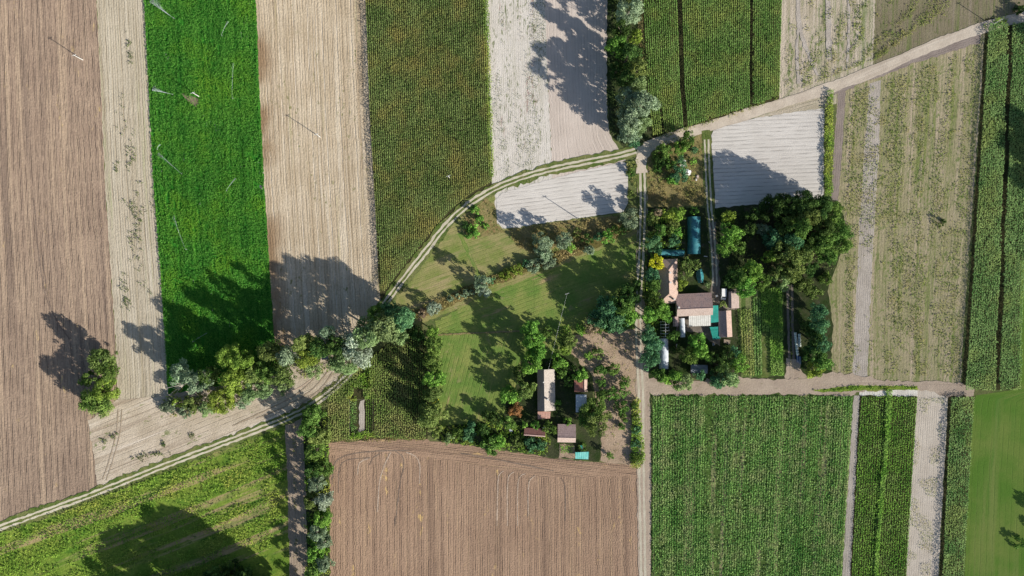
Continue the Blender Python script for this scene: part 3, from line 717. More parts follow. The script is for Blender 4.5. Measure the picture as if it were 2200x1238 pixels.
mc = {}
mc['corn'] = crop_mat('dark_maize_leaves', (0.045, 0.105, 0.02), (0.28, 0.36, 0.12), (0.33, 0.28, 0.085), 15.0, .15)
mc['corn2'] = crop_mat('green_maize_leaves', (0.045, 0.135, 0.02), (0.245, 0.39, 0.11), (0.30, 0.345, 0.09), 12.0, .15)
mc['corn3'] = crop_mat('pale_green_maize_leaves', (0.06, 0.16, 0.04), (0.28, 0.42, 0.15), (0.30, 0.36, 0.11), 14.0, .15)
mc['corn4'] = crop_mat('garden_maize_leaves', (0.055, 0.135, 0.025), (0.31, 0.39, 0.11), (0.36, 0.34, 0.13), 9.0, .15)
mc['clover'] = crop_mat('clover_leaves', (0.026, 0.13, 0.02), (0.125, 0.34, 0.05), (0.16, 0.34, 0.03), 20.0)
mc['leafy'] = crop_mat('leafy_crop_leaves', (0.055, 0.19, 0.035), (0.27, 0.45, 0.13), (0.34, 0.37, 0.17), 7.0)
mc['rowcrop'] = crop_mat('row_crop_leaves', (0.075, 0.22, 0.03), (0.26, 0.46, 0.08), (0.28, 0.39, 0.12), 12.0)
mc['weeds'] = crop_mat('weed_leaves', (0.09, 0.165, 0.035), (0.29, 0.33, 0.09), (0.35, 0.29, 0.12), 9.0)
mc['weedsg'] = crop_mat('green_weed_leaves', (0.075, 0.19, 0.025), (0.28, 0.43, 0.065), (0.40, 0.40, 0.09), 14.0)
mc['drygrass'] = crop_mat('dry_grass_blades', (0.19, 0.15, 0.055), (0.37, 0.30, 0.14), (0.16, 0.2, 0.05), 8.0)
mc['tuft'] = crop_mat('dark_weed_tufts', (0.055, 0.095, 0.03), (0.15, 0.19, 0.065))
mc['redweed'] = crop_mat('reddish_weed_tufts', (0.2, 0.12, 0.10), (0.33, 0.23, 0.19), (0.16, 0.19, 0.10), 8.0)

# large dark maize
EPOLY = [(787, -140), (786, 0), (797, 250), (808, 440), (818, 626), (830, 622), (852, 592), (880, 557), (912, 518), (944, 480), (975, 448), (1012, 417), (1062, 392), (1057, 380), (1050, 200), (1044, 0), (1040, -140)]
x, y, u = rows_in(ED, EE, 0.9, 0.33, 0.06)
m = px_poly(x, y, EPOLY) & (dist_line(x, y, wxy(CURVE)) > 3.2)
x, y, u = keep(x, y, u, m)
corn_mesh('maize_crop', x, y, mc['corn'], 2.2, 5, -.05, 'tall dark green maize turning yellow in the large northern field')
x, y, u = rows_in([(1036, -60), (1040, 0), (1046, 200), (1052, 380)], [(1044, -60), (1048, 0), (1054, 200), (1060, 380)], .45, .45, .2)
leaf_carpet('grass_margin', x, y, mc['weedsg'], .6, .3, 3, 'bright grassy margin along the right side of the large dark maize', .2)
# northern maize with dark wheel gaps
x, y, u = rows_in(EI0, EI1, 0.9, 0.33, 0.06)
IPOLY = [(1381, -140), (1382, 0), (1392, 200), (1402, 292), (1440, 284), (1530, 255), (1640, 219), (1673, 206), (1678, 0), (1679, -140)]
m = px_poly(x, y, IPOLY) & gaps(u, [15.3, 45.6], 0.75) & (gaps(u, [5.2, 26.6, 32.0, 54], 0.3) | (vnoise(x, y, 14, 4) > .35))
x, y, u = keep(x, y, u, m)
corn_mesh('maize_crop', x, y, mc['corn2'], 2.3, 5, 0.03, 'green maize with two dark wheel gaps north of the diagonal road')
# eastern maize
x, y, u = rows_in([(2119, 55), (2107, 250), (2092, 500), (2078, 720), (2069, 836)], [(2420, 30), (2400, 400), (2390, 836)], 0.95, 0.42, 0.12)
gx_ = x / S + 1100; gy_ = 619 - y / S
gl = np.interp(gy_, [50, 250, 420, 620, 840], [2166, 2160, 2153, 2146, 2137])
m = (np.abs(gx_ - gl) > 4.5) & ~((gx_ > np.interp(gy_, [560, 836], [2196, 2188])) & (gy_ > 560)) & (gy_ > 52)
x, y, u = keep(x, y, u, m)
corn_mesh('maize_crop', x, y, mc['corn3'], 2.4, 5, 0.05, 'pale green maize with one dark gap along the right edge', True, 1.15)
x, y, u = rows_in([(2039, 854), (2031, 1000), (2020, 1238), (2013, 1380)], [(2090, 852), (2082, 1000), (2067, 1238), (2059, 1380)], 0.95, 0.42, 0.14)
corn_mesh('maize_crop', x, y, mc['corn3'], 2.5, 5, -0.05, 'narrow strip of dusky maize beside the cut grass meadow', False, 1.2)
# maize garden
x, y, u = rows_in([(706, 760), (706, 946)], [(914, 690), (916, 944)], 0.95, 0.45, 0.15)
m = px_poly(x, y, [(706, 850), (792, 774), (850, 724), (905, 694), (914, 760), (916, 940), (880, 942), (806, 938), (806, 862), (752, 862), (752, 944), (706, 946)])
m &= ~(px_poly(x, y, [(742, 845), (792, 780), (800, 862), (752, 862)]) & (vnoise(x, y, 4, 8) > .45))
x, y, u = keep(x, y, u, m)
corn_mesh('maize_crop', x, y, mc['corn4'], 2.0, 4, 0.0, 'yellowish garden maize between the hedges and the brown tilled field', True, 1.1)

# clover
x, y, u = rows_in(EB, EC, 0.42, 0.42, 0.12)
bare = px_poly(x, y, [(388, 203), (408, 205), (428, 208), (428, 222), (418, 236), (405, 216), (390, 214)])
m = (~bare | (RNG.random(len(x)) < .3)) & (y < 148) & (y > -42) & (vnoise(x, y, 1.3, 9) + 0.45 * (np.abs(u % 2.5 - 1.25) > .36) - .25 * (vnoise(u, y * .06, 2.6, 18) > .74) > 0.42)
x, y, u = keep(x, y, u, m)
leaf_carpet('clover_crop', x, y, mc['clover'], 0.55, 0.27, 3, 'low bright green clover covering the sprinkled field', u=u, tall=.2 + .5 * vnoise(u, y * .05, 1.6, 63) * (.5 + vnoise(x, y, 1.1, 64)))
# large leafy crop
x, y, u = rows_in([(1402, 852), (1401, 1000), (1400, 1380)], [(1832, 852), (1824, 1000), (1808, 1238), (1800, 1380)], 1.05, 0.27, 0.1)
dn = vnoise(u * 1.0, y * 0.06, 4.0, 13) * .6 + vnoise(x, y, 5.0, 14) * .4
m = (dn + RNG.normal(size=len(x)) * .13 > 0.30) & (y > -140); x, y, u = keep(x, y, u, m)
leaf_carpet('leafy_crop', x, y, mc['leafy'], 0.75, 0.33, 3, 'uneven green leafy crop filling the large southern field', .17, u=u, sw=2.6, tall=.35 + .7 * vnoise(u, y * .03, 2.2, 61) * (.5 + vnoise(x, y, 1.2, 62)))
# row crop
WL = [(1849, 853), (1840, 1000), (1828, 1238), (1820, 1380)]; WR = [(1968, 853), (1959, 1000), (1945, 1238), (1936, 1380)]
x, y, u = rows_in(WL, WR, 1.0, 0.33, 0.1)
leaf_carpet('row_crop', x, y, mc['rowcrop'], 0.6, 0.27, 3, 'neat parallel rows of a low green crop with a weedy middle', .17)
x, y, u = rows_in([(1902, 838), (1900, 940), (1890, 1040), (1880, 1180), (1874, 1300)], [(1914, 838), (1908, 940), (1898, 1040), (1886, 1180), (1880, 1300)], 0.4, 0.4, .2)
leaf_carpet('weed_row', x, y, mc['rowcrop'], 1.0, 0.34, 4, 'tall bright weeds running down the middle of the row crop', .2, .15)
# seedlings
x, y, u = rows_in([(1976, 856), (1962, 1000), (1948, 1238)], [(2026, 856), (2014, 1000), (1996, 1238)], 0.95, 0.7, .2)
m = vnoise(x, y, 4.5, 15) > .5; x, y, u = keep(x, y, u, m)
leaf_carpet('wilting_plants', x, y, mc['weeds'], 0.4, 0.2, 3, 'sparse wilting plants on the pale strip beside the narrow maize', .2, .1)
# weeds on the striped fields
def weed_scatter(L, R, thr, label, mat, size, h, sp=0.9, seed=30, stretch=0.07, nq=3, clip=None, zone=3.5, name='weeds'):
    x, y, u = rows_in(L, R, sp, 0.75, .25)
    d = vnoise(u, y * stretch, zone, seed) * 0.62 + vnoise(x, y, 2.6, seed + 1) * 0.38
    m = d + RNG.normal(size=len(x)) * .05 > thr
    if clip is not None: m &= px_poly(x, y, clip)
    x, y, u = keep(x, y, u, m)
    return leaf_carpet(name, x, y, mat, h, size, nq, label, .28, 0, cat='weeds')
weed_scatter([(1826, 205), (1812, 400), (1800, 600), (1796, 800)], [(2104, 105), (2096, 300), (2080, 500), (2066, 700), (2058, 812)], .53, 'scattered green weeds growing in stripes on the large eastern field', mc['weeds'], .26, .4)
weed_scatter([(1690, -60), (1686, 100), (1682, 205)], [(2100, -60), (2060, 20), (1900, 120)], .58, 'scattered weeds on the pale and brown fields north of the road', mc['weeds'], .26, .4, seed=33)
weed_scatter(EE, EF, .60, 'small greenish tufts dotted over the whitish field', mc['tuft'], .19, .25, 1.2, 36, .1, 2, [(1049, -60), (1066, 380), (1184, 345), (1172, -60)])
weed_scatter(EE, EF, .63, 'small reddish tufts dotted over the whitish field', mc['redweed'], .2, .25, 1.2, 39, .05, 2, [(1075, -60), (1085, 270), (1180, 200), (1172, -60)])
# dark tufts on the narrow pale strip
tx, ty = [], []
for (cx, cy, sx, sy, k) in [(278, 90, 3, 12, 9), (281, 122, 3, 10, 12), (262, 250, 6, 30, 10), (282, 330, 5, 22, 26), (250, 360, 3, 10, 8), (288, 440, 9, 18, 24), (293, 480, 8, 22, 34), (293, 535, 6, 22, 16), (268, 612, 4, 12, 16), (272, 650, 5, 10, 16), (310, 600, 8, 30, 10), (330, 440, 6, 20, 6)]:
    for _ in range(k):
        a, b, _z0 = W(cx + random.gauss(0, sx), cy + random.gauss(0, sy)); tx.append(a); ty.append(b)
leaf_carpet('weed_tufts', np.array(tx), np.array(ty), mc['tuft'], .45, .3, 5, 'dark green weed tufts dotted along the pale narrow strip', .38, cat='weeds')
# rank weeds, bottom left
x, y, u = rows_in([(-40, 1160), (0, 1146), (300, 1036), (500, 960), (610, 915)], [(-40, 1420), (0, 1400), (300, 1290), (500, 1215), (618, 1160)], .8, .7, .3)
d = vnoise(u, (x + y * .3) * .12, 3.2, 41) * .6 + vnoise(x, y, 3.5, 42) * .4
m = (d + RNG.normal(size=len(x)) * .1 > .46) & px_poly(x, y, [(-60, 1168), (0, 1148), (300, 1038), (500, 964), (608, 920), (614, 1000), (618, 1300), (-60, 1300)])
x, y, u = keep(x, y, u, m)
leaf_carpet('rank_weeds', x, y, mc['weedsg'], .8, .34, 3, 'rank green weeds in slanting swathes on the bottom left field', .35, cat='weeds')
# corner field tufts
for nm, pts in (('corner', [(330, 975, 14, 3, 18), (352, 955, 4, 3, 8), (300, 985, 12, 3, 12), (415, 938, 8, 3, 8), (225, 945, 3, 3, 6), (245, 935, 5, 3, 8)]),):
    tx, ty = [], []
    for (cx, cy, sx, sy, k) in pts:
        for _ in range(k):
            a, b, _z0 = W(cx + random.gauss(0, sx), cy + random.gauss(0, sy) - 0.3 * random.gauss(0, 1)); tx.append(a); ty.append(b)
    leaf_carpet('weed_tufts', np.array(tx), np.array(ty), mc['tuft'], .5, .34, 5, 'dark weed tufts in a slanting line on the pale corner field', .3, cat='weeds')
# verge and rough grass patches
def patch(name, polyg, dens, mat, h, size, label, nq=3, thr=0.35, zone=3.0, seed=50, bias=0.0):
    p = wxy(polyg); x0, y0 = p.min(0); x1, y1 = p.max(0)
    n = int((x1 - x0) * (y1 - y0) * dens)
    x = RNG.uniform(x0, x1, n); y = RNG.uniform(y0, y1, n)
    m = in_poly(x, y, p) & (vnoise(x, y, zone, seed) > thr)
    return leaf_carpet(name, x[m], y[m], mat, h, size, nq, label, .3, bias, cat='undergrowth')
patch('hedge_grass', [(1776, 196), (1789, 194), (1787, 420), (1772, 424), (1770, 300)], 6, mc['weedsg'], 1.5, .3, 'dense green grassy hedgerow east of the white sandy field', 3, .2)
patch('creek_brush', [(905, 655), (985, 626), (1040, 604), (1080, 582), (1130, 562), (1190, 545), (1250, 520), (1310, 495), (1352, 470), (1366, 485), (1310, 515), (1250, 542), (1190, 566), (1130, 588), (1080, 604), (1030, 626), (985, 648), (930, 672)], 2.4, mc['drygrass'], 1.3, .34, 'dry reeds and brush choking the creek bed', 4, .3)
patch('bank_brush', [(1090, 496), (1200, 480), (1335, 462), (1350, 480), (1270, 512), (1200, 532), (1150, 548), (1112, 532)], 1.3, mc['drygrass'], .9, .32, 'brownish brush on the bank below the small sandy field', 4, .4)
patch('corner_brush', [(1000, 462), (1042, 432), (1060, 455), (1066, 492), (1010, 512), (1000, 500)], 1.5, mc['drygrass'], .7, .3, 'rusty dry weeds in the corner by the curved lane', 4, .4)
patch('scrap_grass', [(1392, 392), (1450, 385), (1512, 400), (1518, 440), (1390, 442)], 1.6, mc['drygrass'], .7, .28, 'dry yellowish grass south of the scrap heap', 4, .3)
patch('thicket_grass', [(1400, 312), (1440, 298), (1508, 288), (1514, 396), (1395, 390)], 1.2, mc['weeds'], .8, .28, 'rough grass around the scrap heap', 4, .45)
patch('windbreak_brush', [(350, 850), (400, 830), (520, 770), (620, 740), (720, 740), (800, 690), (830, 700), (770, 760), (700, 800), (620, 820), (560, 840), (480, 885), (400, 895), (352, 900)], 1.1, mc['weeds'], 1.2, .36, 'shady undergrowth below the long windbreak', 4, .35)
patch('hedge_brush', [(650, 882), (704, 880), (708, 1000), (712, 1300), (660, 1300), (655, 1000)], 1.5, mc['weedsg'], 1.1, .34, 'green undergrowth along the southern hedge', 4, .35)
patch('belt_brush', [(1308, -60), (1376, -60), (1384, 60), (1392, 200), (1400, 290), (1345, 312), (1312, 285)], 1.1, mc['tuft'], 1.2, .36, 'dark undergrowth below the northern tree belt', 4, .35)
patch('yard_brush', [(1388, 448), (1470, 450), (1470, 540), (1415, 560), (1412, 640), (1430, 700), (1420, 800), (1388, 800)], 1.0, mc['weedsg'], 1.0, .34, 'green undergrowth along the farm hedge', 4, .45)
patch('grove_brush', [(1560, 455), (1790, 440), (1805, 560), (1775, 600), (1640, 615), (1560, 600)], .7, mc['tuft'], 1.2, .36, 'dark undergrowth on the floor of the grove', 4, .45)
patch('hedge_foot', [(1090, 905), (1180, 935), (1190, 980), (1080, 966), (950, 948), (915, 935), (925, 915)], 1.6, mc['weedsg'], .9, .33, 'tangled weeds along the edge of the tilled field', 4, .35)
patch('orchard_weeds', [(1232, 725), (1364, 712), (1366, 998), (1295, 988), (1296, 930), (1272, 800), (1232, 770)], .35, mc['weeds'], .35, .25, 'thin dry weeds between the orchard trees', 3, .5)
patch('lane_hedge', [(1358, 860), (1372, 855), (1380, 930), (1384, 985), (1372, 1006), (1354, 1002), (1356, 930)], 4, mc['weedsg'], 1.6, .34, 'leafy green hedge strip between the orchard and the lane', 4, .15)
patch('lane_grass_edge', [(1345, 350), (1368, 345), (1366, 440), (1350, 440)], 2.5, mc['weeds'], .7, .3, 'long grass strip between the lane and the small sandy field', 4, .35)
patch('green_streak', [(1832, 2), (1866, 2), (1858, 92), (1836, 96)], 2.2, mc['weeds'], .4, .26, 'greener weedy streak in the pale field north of the road', 3, .4)
patch('track_weeds', [(628, 900), (634, 900), (642, 1300), (636, 1300)], 2.5, mc['weeds'], .3, .22, 'thin grass growing between the ruts of the grey track', 3, .45)
patch('lane_centre_weeds', [(1695, 640), (1700, 640), (1703, 800), (1699, 800)], 3, mc['weeds'], .3, .22, 'grass strip between the ruts of the shaded lane', 3, .35)
for k, (L, R, ml, hh, sp, lab) in enumerate([
    ([(1588, 668), (1594, 806)], [(1614, 664), (1618, 806)], 'corn4', 1.0, 1.1, 'yellow-green vegetable rows beside the long shed'),
    ([(1616, 640), (1620, 806)], [(1634, 640), (1638, 806)], 'leafy', .6, 1.2, 'green vegetable rows left of the garden path'),
    ([(1650, 622), (1655, 806)], [(1680, 614), (1684, 806)], 'rowcrop', 1.0, .8, 'bushy bright bed beside the shaded lane'),
    ([(1634, 622), (1636, 712)], [(1650, 620), (1651, 712)], 'rowcrop', .7, .8, 'lush garden plants below the farm trees')]):
    x, y, u = rows_in(L, R, sp, .3, .12)
    leaf_carpet('garden_crop', x, y, mc[ml], hh, .3, 4, lab, .16, .12)
patch('field_edge_weeds', [(2112, 40), (2160, 36), (2166, 56), (2116, 64)], 3, mc['weedsg'], .8, .3, 'green weeds round the lone pole at the maize corner', 4, .3)
patch('bed_weeds', [(744, 842), (792, 782), (806, 800), (802, 860), (752, 860)], 3.2, mc['weedsg'], 1.0, .32, 'bright weeds north of the fenced garden bed', 4, .3)
patch('bed_foot_weeds', [(752, 928), (804, 928), (806, 940), (752, 944)], 4, mc['weedsg'], .8, .3, 'dark green weeds below the fenced garden bed', 4, .2)
patch('maize_margin', [(800, 936), (912, 938), (912, 946), (708, 950), (708, 944), (752, 942)], 2.5, mc['drygrass'], .4, .28, 'pale dry margin between the maize garden and the tilled field', 3, .25)
patch('road_edge_grass', [(1408, 296), (1440, 284), (1530, 254), (1640, 218), (1672, 206), (1676, 214), (1640, 226), (1530, 264), (1440, 291)], 2.8, mc['weeds'], .5, .26, 'grassy edge between the northern maize and the diagonal road', 3, .3)
patch('garden_leaves', [(754, 860), (766, 860), (766, 926), (754, 926)], 6, mc['leafy'], .5, .22, 'deep green leaf rows of the fenced bed', 3, .1)
x, y, u = rows_in([(786, 860), (786, 926)], [(802, 860), (802, 926)], 0.8, .3, .05)
leaf_carpet('vegetable_rows', x, y, mc['rowcrop'], .4, .18, 3, 'three thin rows of greens in the fenced bed', .06)
x, y, u = rows_in([(1204, 958), (1204, 972)], [(1232, 958), (1232, 972)], 0.8, .4, .2)
leaf_carpet('vegetable_rows', x, y, mc['rowcrop'], .5, .25, 4, 'small leafy vegetables inside the fenced plot by the shed', .2)
patch('lane_weeds', [(1745, 838), (1850, 828), (1970, 830), (1970, 838), (1850, 838), (1760, 842)], 2.5, mc['weedsg'], .5, .26, 'grassy weed line along the southern edge of the field lane', 4, .3)
# ------------------------------------------------------------------ trees and shrubs
LM = {
 'silver': leaf_mat('silver_leaves', (0.105, 0.155, 0.085), (0.215, 0.275, 0.165)),
 'white': leaf_mat('silvery_white_leaves', (0.17, 0.215, 0.14), (0.29, 0.345, 0.25)),
 'willow': leaf_mat('willow_leaves', (0.12, 0.19, 0.065), (0.20, 0.27, 0.11)),
 'lime': leaf_mat('yellow_green_leaves', (0.085, 0.15, 0.022), (0.20, 0.27, 0.047)),
 'green': leaf_mat('green_leaves', (0.045, 0.10, 0.02), (0.125, 0.20, 0.045)),
 'bright': leaf_mat('bright_green_leaves', (0.06, 0.15, 0.025), (0.17, 0.31, 0.055)),
 'dark': leaf_mat('dark_green_leaves', (0.02, 0.05, 0.014), (0.07, 0.12, 0.03)),
 'teal': leaf_mat('bluish_green_leaves', (0.035, 0.105, 0.045), (0.11, 0.22, 0.095)),
 'olive': leaf_mat('olive_leaves', (0.055, 0.095, 0.022), (0.165, 0.21, 0.06)),
 'yellow': leaf_mat('yellow_leaves', (0.36, 0.35, 0.02), (0.40, 0.38, 0.03)),
 'autumn': leaf_mat('orange_brown_leaves', (0.22, 0.13, 0.06), (0.28, 0.15, 0.05)),
 'brown': leaf_mat('brownish_twigs', (0.17, 0.13, 0.08), (0.30, 0.24, 0.15)),
}
BARK = plain_mat('bark', (0.10, 0.08, 0.06), (0.17, 0.14, 0.11), 3, .9)
PALEBARK = plain_mat('pale_bark', (0.35, 0.31, 0.26), (0.5, 0.45, 0.38), 3, .9)

def tree(px, py, r, h, kind, label, name=None, form='round', lo=0.18, group=None, leaf=None, dens=1.0):
    """px, py, r: where the crown shows in the photo and how wide; h metres high"""
    shrub = h < 4.2
    h = h * (1.0 if shrub else 1.1); r = r * 1.12
    zc = h * 0.6
    x, y, _ = W(px, py, zc)
    R = r * S * (1 - zc / H)
    nm = name or ('shrub' if shrub else 'tree')
    cat = 'shrub' if nm.endswith('shrub') else 'tree'
    t = thing(nm, label, cat, (x, y, 0), 0, group)
    rng = np.random.default_rng(int(px * 31 + py * 17))
    if leaf is None: leaf = 0.31 if R < 2.2 else (0.36 if R < 4 else 0.41)
    V, F, tone, cl = crown_mesh(R, h * (0.04 if shrub else lo), h, rng, leaf, dens, form)
    link('foliage' if shrub else 'crown', mesh_np('foliage' if shrub else 'crown', V, F, None, tone), t, LM[kind])
    rt = 0.05 + 0.017 * h
    trunk_mb(0, h, R, rt, cl, rng, 3 if shrub else 6).build('stem' if shrub else 'trunk', PALEBARK if kind in ('silver', 'white') else BARK, t)
    return t

T = tree
# lone clump on the left
T(216, 772, 24, 15, 'olive', 'northern tree of the lone clump on the ploughed field', lo=.1)
T(224, 805, 24, 14, 'green', 'second tree from the north in the lone clump on the ploughed field', lo=.1)
T(222, 838, 24, 13, 'lime', 'third tree from the north in the lone clump on the ploughed field', lo=.1)
T(198, 862, 26, 14, 'green', 'dark southwestern tree of the lone clump on the ploughed field', lo=.1)
T(212, 872, 24, 9, 'olive', 'southern tree of the lone clump on the ploughed field', lo=.1)
T(188, 815, 15, 9, 'green', 'low shaded tree on the west side of the lone clump', lo=.1)
# long windbreak, west to east
T(388, 803, 22, 16, 'silver', 'silvery tree beside the bare fallen branches')
T(362, 872, 15, 3.6, 'silver', 'silvery shrub at the western tip of the windbreak')
T(398, 884, 14, 3.6, 'silver', 'grey-green shrub on the southern edge of the windbreak near its tip')
T(379, 866, 10, 4.0, 'lime', 'small yellow-green shrub just below the bare fallen branches')
T(425, 820, 24, 17, 'silver', 'silvery tree east of the bare fallen branches')
T(410, 866, 18, 9, 'olive', 'olive tree south of the bare fallen branches')
T(446, 806, 20, 16, 'dark', 'dark tree between silvery and yellow-green windbreak trees')
T(470, 862, 26, 13, 'lime', 'yellow-green tree on the sunny edge below the dark windbreak tree')
T(440, 880, 16, 7, 'willow', 'pale low tree at the field edge, southernmost in the western windbreak')
T(492, 768, 27, 19, 'lime', 'tall yellow-green tree rising over the clover field shadow', form='tall')
T(522, 778, 24, 18, 'lime', 'second tall yellow-green tree next to the clover field shadow')
T(505, 818, 28, 19, 'lime', 'broad yellow-green tree in the middle of the western windbreak')
T(546, 838, 26, 13, 'willow', 'pale willow bulging over the sunny furrows')
T(522, 866, 14, 6, 'silver', 'small silvery tree under the pale willow by the furrows')
T(545, 800, 22, 15, 'olive', 'olive tree behind the pale bulging willow')
T(580, 756, 24, 22, 'olive', 'tall olive tree touching the tan stubble field corner', form='tall')
T(572, 796, 24, 15, 'green', 'green tree in the windbreak below the tall olive tree')
T(616, 764, 21, 24, 'silver', 'tall silvery poplar in the middle of the windbreak', form='tall')
T(606, 806, 26, 17, 'olive', 'olive tree below the tall silvery poplar')
T(608, 832, 14, 5, 'willow', 'low pale tree south of the olive windbreak tree')
T(650, 738, 20, 25, 'olive', 'tall olive poplar left of the small silvery treetop', form='tall')
T(662, 764, 24, 21, 'lime', 'yellow-green poplar left of the wooden hut')
T(672, 796, 17, 8, 'willow', 'pale bright tree on the furrows southwest of the wooden hut')
T(704, 714, 14, 25, 'silver', 'small silvery treetop standing clear north of the wooden hut', form='tall')
T(684, 748, 22, 21, 'dark', 'dark shaded tree behind the wooden hut')
T(722, 744, 22, 23, 'dark', 'dark tree between the wooden hut and the big silvery willow')
T(764, 744, 34, 22, 'white', 'big whitish willow crown where the lane passes beneath')
T(738, 780, 26, 13, 'willow', 'pale green willow leaning over the furrows east of the wooden hut')
T(792, 716, 30, 25, 'willow', 'large pale green willow beside the lane at the centre')
T(826, 702, 30, 24, 'willow', 'large willow over the maize garden corner')
T(806, 676, 18, 20, 'green', 'green tree on the north flank of the central willows')
T(838, 664, 16, 19, 'teal', 'bluish green treetop nearest the curved lane at the centre')
T(866, 684, 24, 21, 'teal', 'bluish green tree at the eastern end of the windbreak')
T(850, 712, 24, 15, 'willow', 'pale willow at the eastern end above the maize garden')
T(905, 672, 12, 3.6, 'brown', 'brownish shrub between the windbreak and the white tree')
T(930, 664, 14, 9, 'white', 'small whitish tree at the western end of the creek', lo=.1)
# hedge west of the southern meadow
T(928, 712, 13, 12, 'bright', 'northernmost bright tree of the hedge beside the southern meadow')
T(931, 745, 18, 15, 'green', 'second tree of the hedge beside the southern meadow', lo=.02, dens=1.5)
T(929, 778, 19, 16, 'green', 'third tree of the hedge beside the southern meadow', lo=.02, dens=1.5)
T(932, 812, 20, 16, 'bright', 'brighter fourth tree of the hedge beside the southern meadow', lo=.02, dens=1.5)
T(930, 846, 19, 15, 'olive', 'fifth tree of the hedge, with the yellowish foot', lo=.02, dens=1.5)
T(933, 861, 8, 4, 'yellow', 'small yellowish shrub at the hedge foot above the round olive tree')
T(926, 893, 29, 10, 'olive', 'round olive tree at the southern end of the meadow hedge', lo=.08, dens=1.3)
T(896, 720, 14, 9, 'dark', 'dark shaded tree at the north corner of the maize garden')
# southern hedge by the grey track
T(672, 892, 20, 12, 'green', 'northernmost tree of the southern hedge beside the grey track', lo=.03, dens=1.35)
T(662, 922, 20, 12, 'green', 'second tree from the north in the southern hedge', lo=.03, dens=1.35)
T(682, 938, 20, 10, 'olive', 'olive tree on the tilled field side of the southern hedge', lo=.03, dens=1.35)
T(676, 972, 20, 12, 'green', 'fourth tree from the north in the southern hedge', lo=.03, dens=1.35)
T(692, 1005, 17, 11, 'green', 'green tree just north of the silvery hedge trees', lo=.03, dens=1.35)
T(670, 1012, 15, 12, 'dark', 'dark tree of the southern hedge leaning to the track', lo=.03, dens=1.35)
T(678, 1042, 16, 12, 'silver', 'upper silvery tree of the southern hedge', lo=.03, dens=1.35)
T(694, 1078, 17, 12, 'white', 'whitish tree of the southern hedge by the tilled field', lo=.03, dens=1.35)
T(666, 1078, 14, 12, 'olive', 'olive tree left of the whitish hedge tree', lo=.03, dens=1.35)
T(690, 1116, 18, 11, 'bright', 'bright green tree below the whitish hedge tree', lo=.03, dens=1.35)
T(680, 1145, 16, 12, 'silver', 'silvery tree below the bright hedge tree', lo=.03, dens=1.35)
T(694, 1168, 14, 11, 'silver', 'lower silvery tree of the southern hedge near the tilled field', lo=.03, dens=1.35)
T(676, 1192, 17, 11, 'bright', 'bright green tree near the bottom of the southern hedge', lo=.03, dens=1.35)
T(694, 1214, 15, 11, 'silver', 'silvery tree at the bottom edge of the southern hedge', lo=.03, dens=1.35)
T(672, 1230, 16, 11, 'green', 'last green hedge tree cut by the bottom edge', lo=.03, dens=1.35)
T(690, 1290, 18, 12, 'green', 'hedge tree below the bottom edge of the photo', lo=.03, dens=1.35)
# tall trees south of the bottom left field, casting the long shadow
for k, (px, py, h, r) in enumerate([(300, 1310, 14, 30), (340, 1300, 17, 32), (390, 1295, 20, 32), (440, 1290, 23, 32), (452, 1258, 19, 24), (500, 1262, 24, 26), (505, 1320, 24, 30), (545, 1284, 27, 28), (560, 1340, 27, 30), (590, 1300, 29, 30), (624, 1330, 28, 30)]):
    T(px, py, r, h, 'dark', 'tall dark tree casting the long bottom left shadow, ' + ['leftmost of its row', 'second from the left', 'third from the left', 'fourth from the left', 'fifth from the left', 'middle one', 'seventh from the left', 'eighth from the left', 'third from the right', 'second from the right', 'rightmost of its row'][k], lo=.05, dens=1.8, group='trees at the bottom edge')
T(470, 1234, 16, 6, 'dark', 'low dark tree at the bottom edge of the weedy field, left one', lo=.08)
T(502, 1222, 15, 6, 'dark', 'low dark tree at the bottom edge of the weedy field, right one', lo=.08)
# northern tree belt
T(1350, -30, 30, 16, 'dark', 'dark tree at the very top of the northern belt')
T(1345, -80, 30, 16, 'dark', 'dark tree just above the top edge of the photo')
T(1352, 24, 26, 16, 'silver', 'silvery tree at the top of the northern belt')
T(1336, 62, 18, 17, 'dark', 'dark tree below the top silvery tree of the northern belt')
T(1368, 78, 13, 12, 'lime', 'yellow-green tree on the maize side of the northern belt')
T(1324, 100, 20, 18, 'bright', 'bright green tree on the sandy side of the northern belt')
T(1350, 118, 22, 19, 'dark', 'dark tree in the middle of the northern belt')
T(1372, 146, 19, 18, 'olive', 'olive tree at the maize edge of the northern belt')
T(1326, 150, 14, 10, 'dark', 'low shaded tree at the sandy edge of the northern belt')
T(1348, 172, 20, 17, 'dark', 'dark tree above the large silvery crowns of the northern belt')
T(1374, 184, 17, 19, 'willow', 'pale willow just above the large silvery crowns of the northern belt')
T(1346, 208, 19, 20, 'silver', 'silvery crown on the west side of the northern belt')
T(1378, 226, 28, 23, 'silver', 'largest silvery crown of the northern belt over the maize')
T(1358, 256, 28, 22, 'silver', 'broad silvery crown near the junction end of the northern belt')
T(1376, 268, 19, 17, 'willow', 'pale willow crown above the road junction')
T(1352, 288, 20, 14, 'silver', 'grey-green tree at the southern end of the northern belt')
T(1366, 304, 13, 6, 'teal', 'low bluish shrub-like tree nearest the road junction')
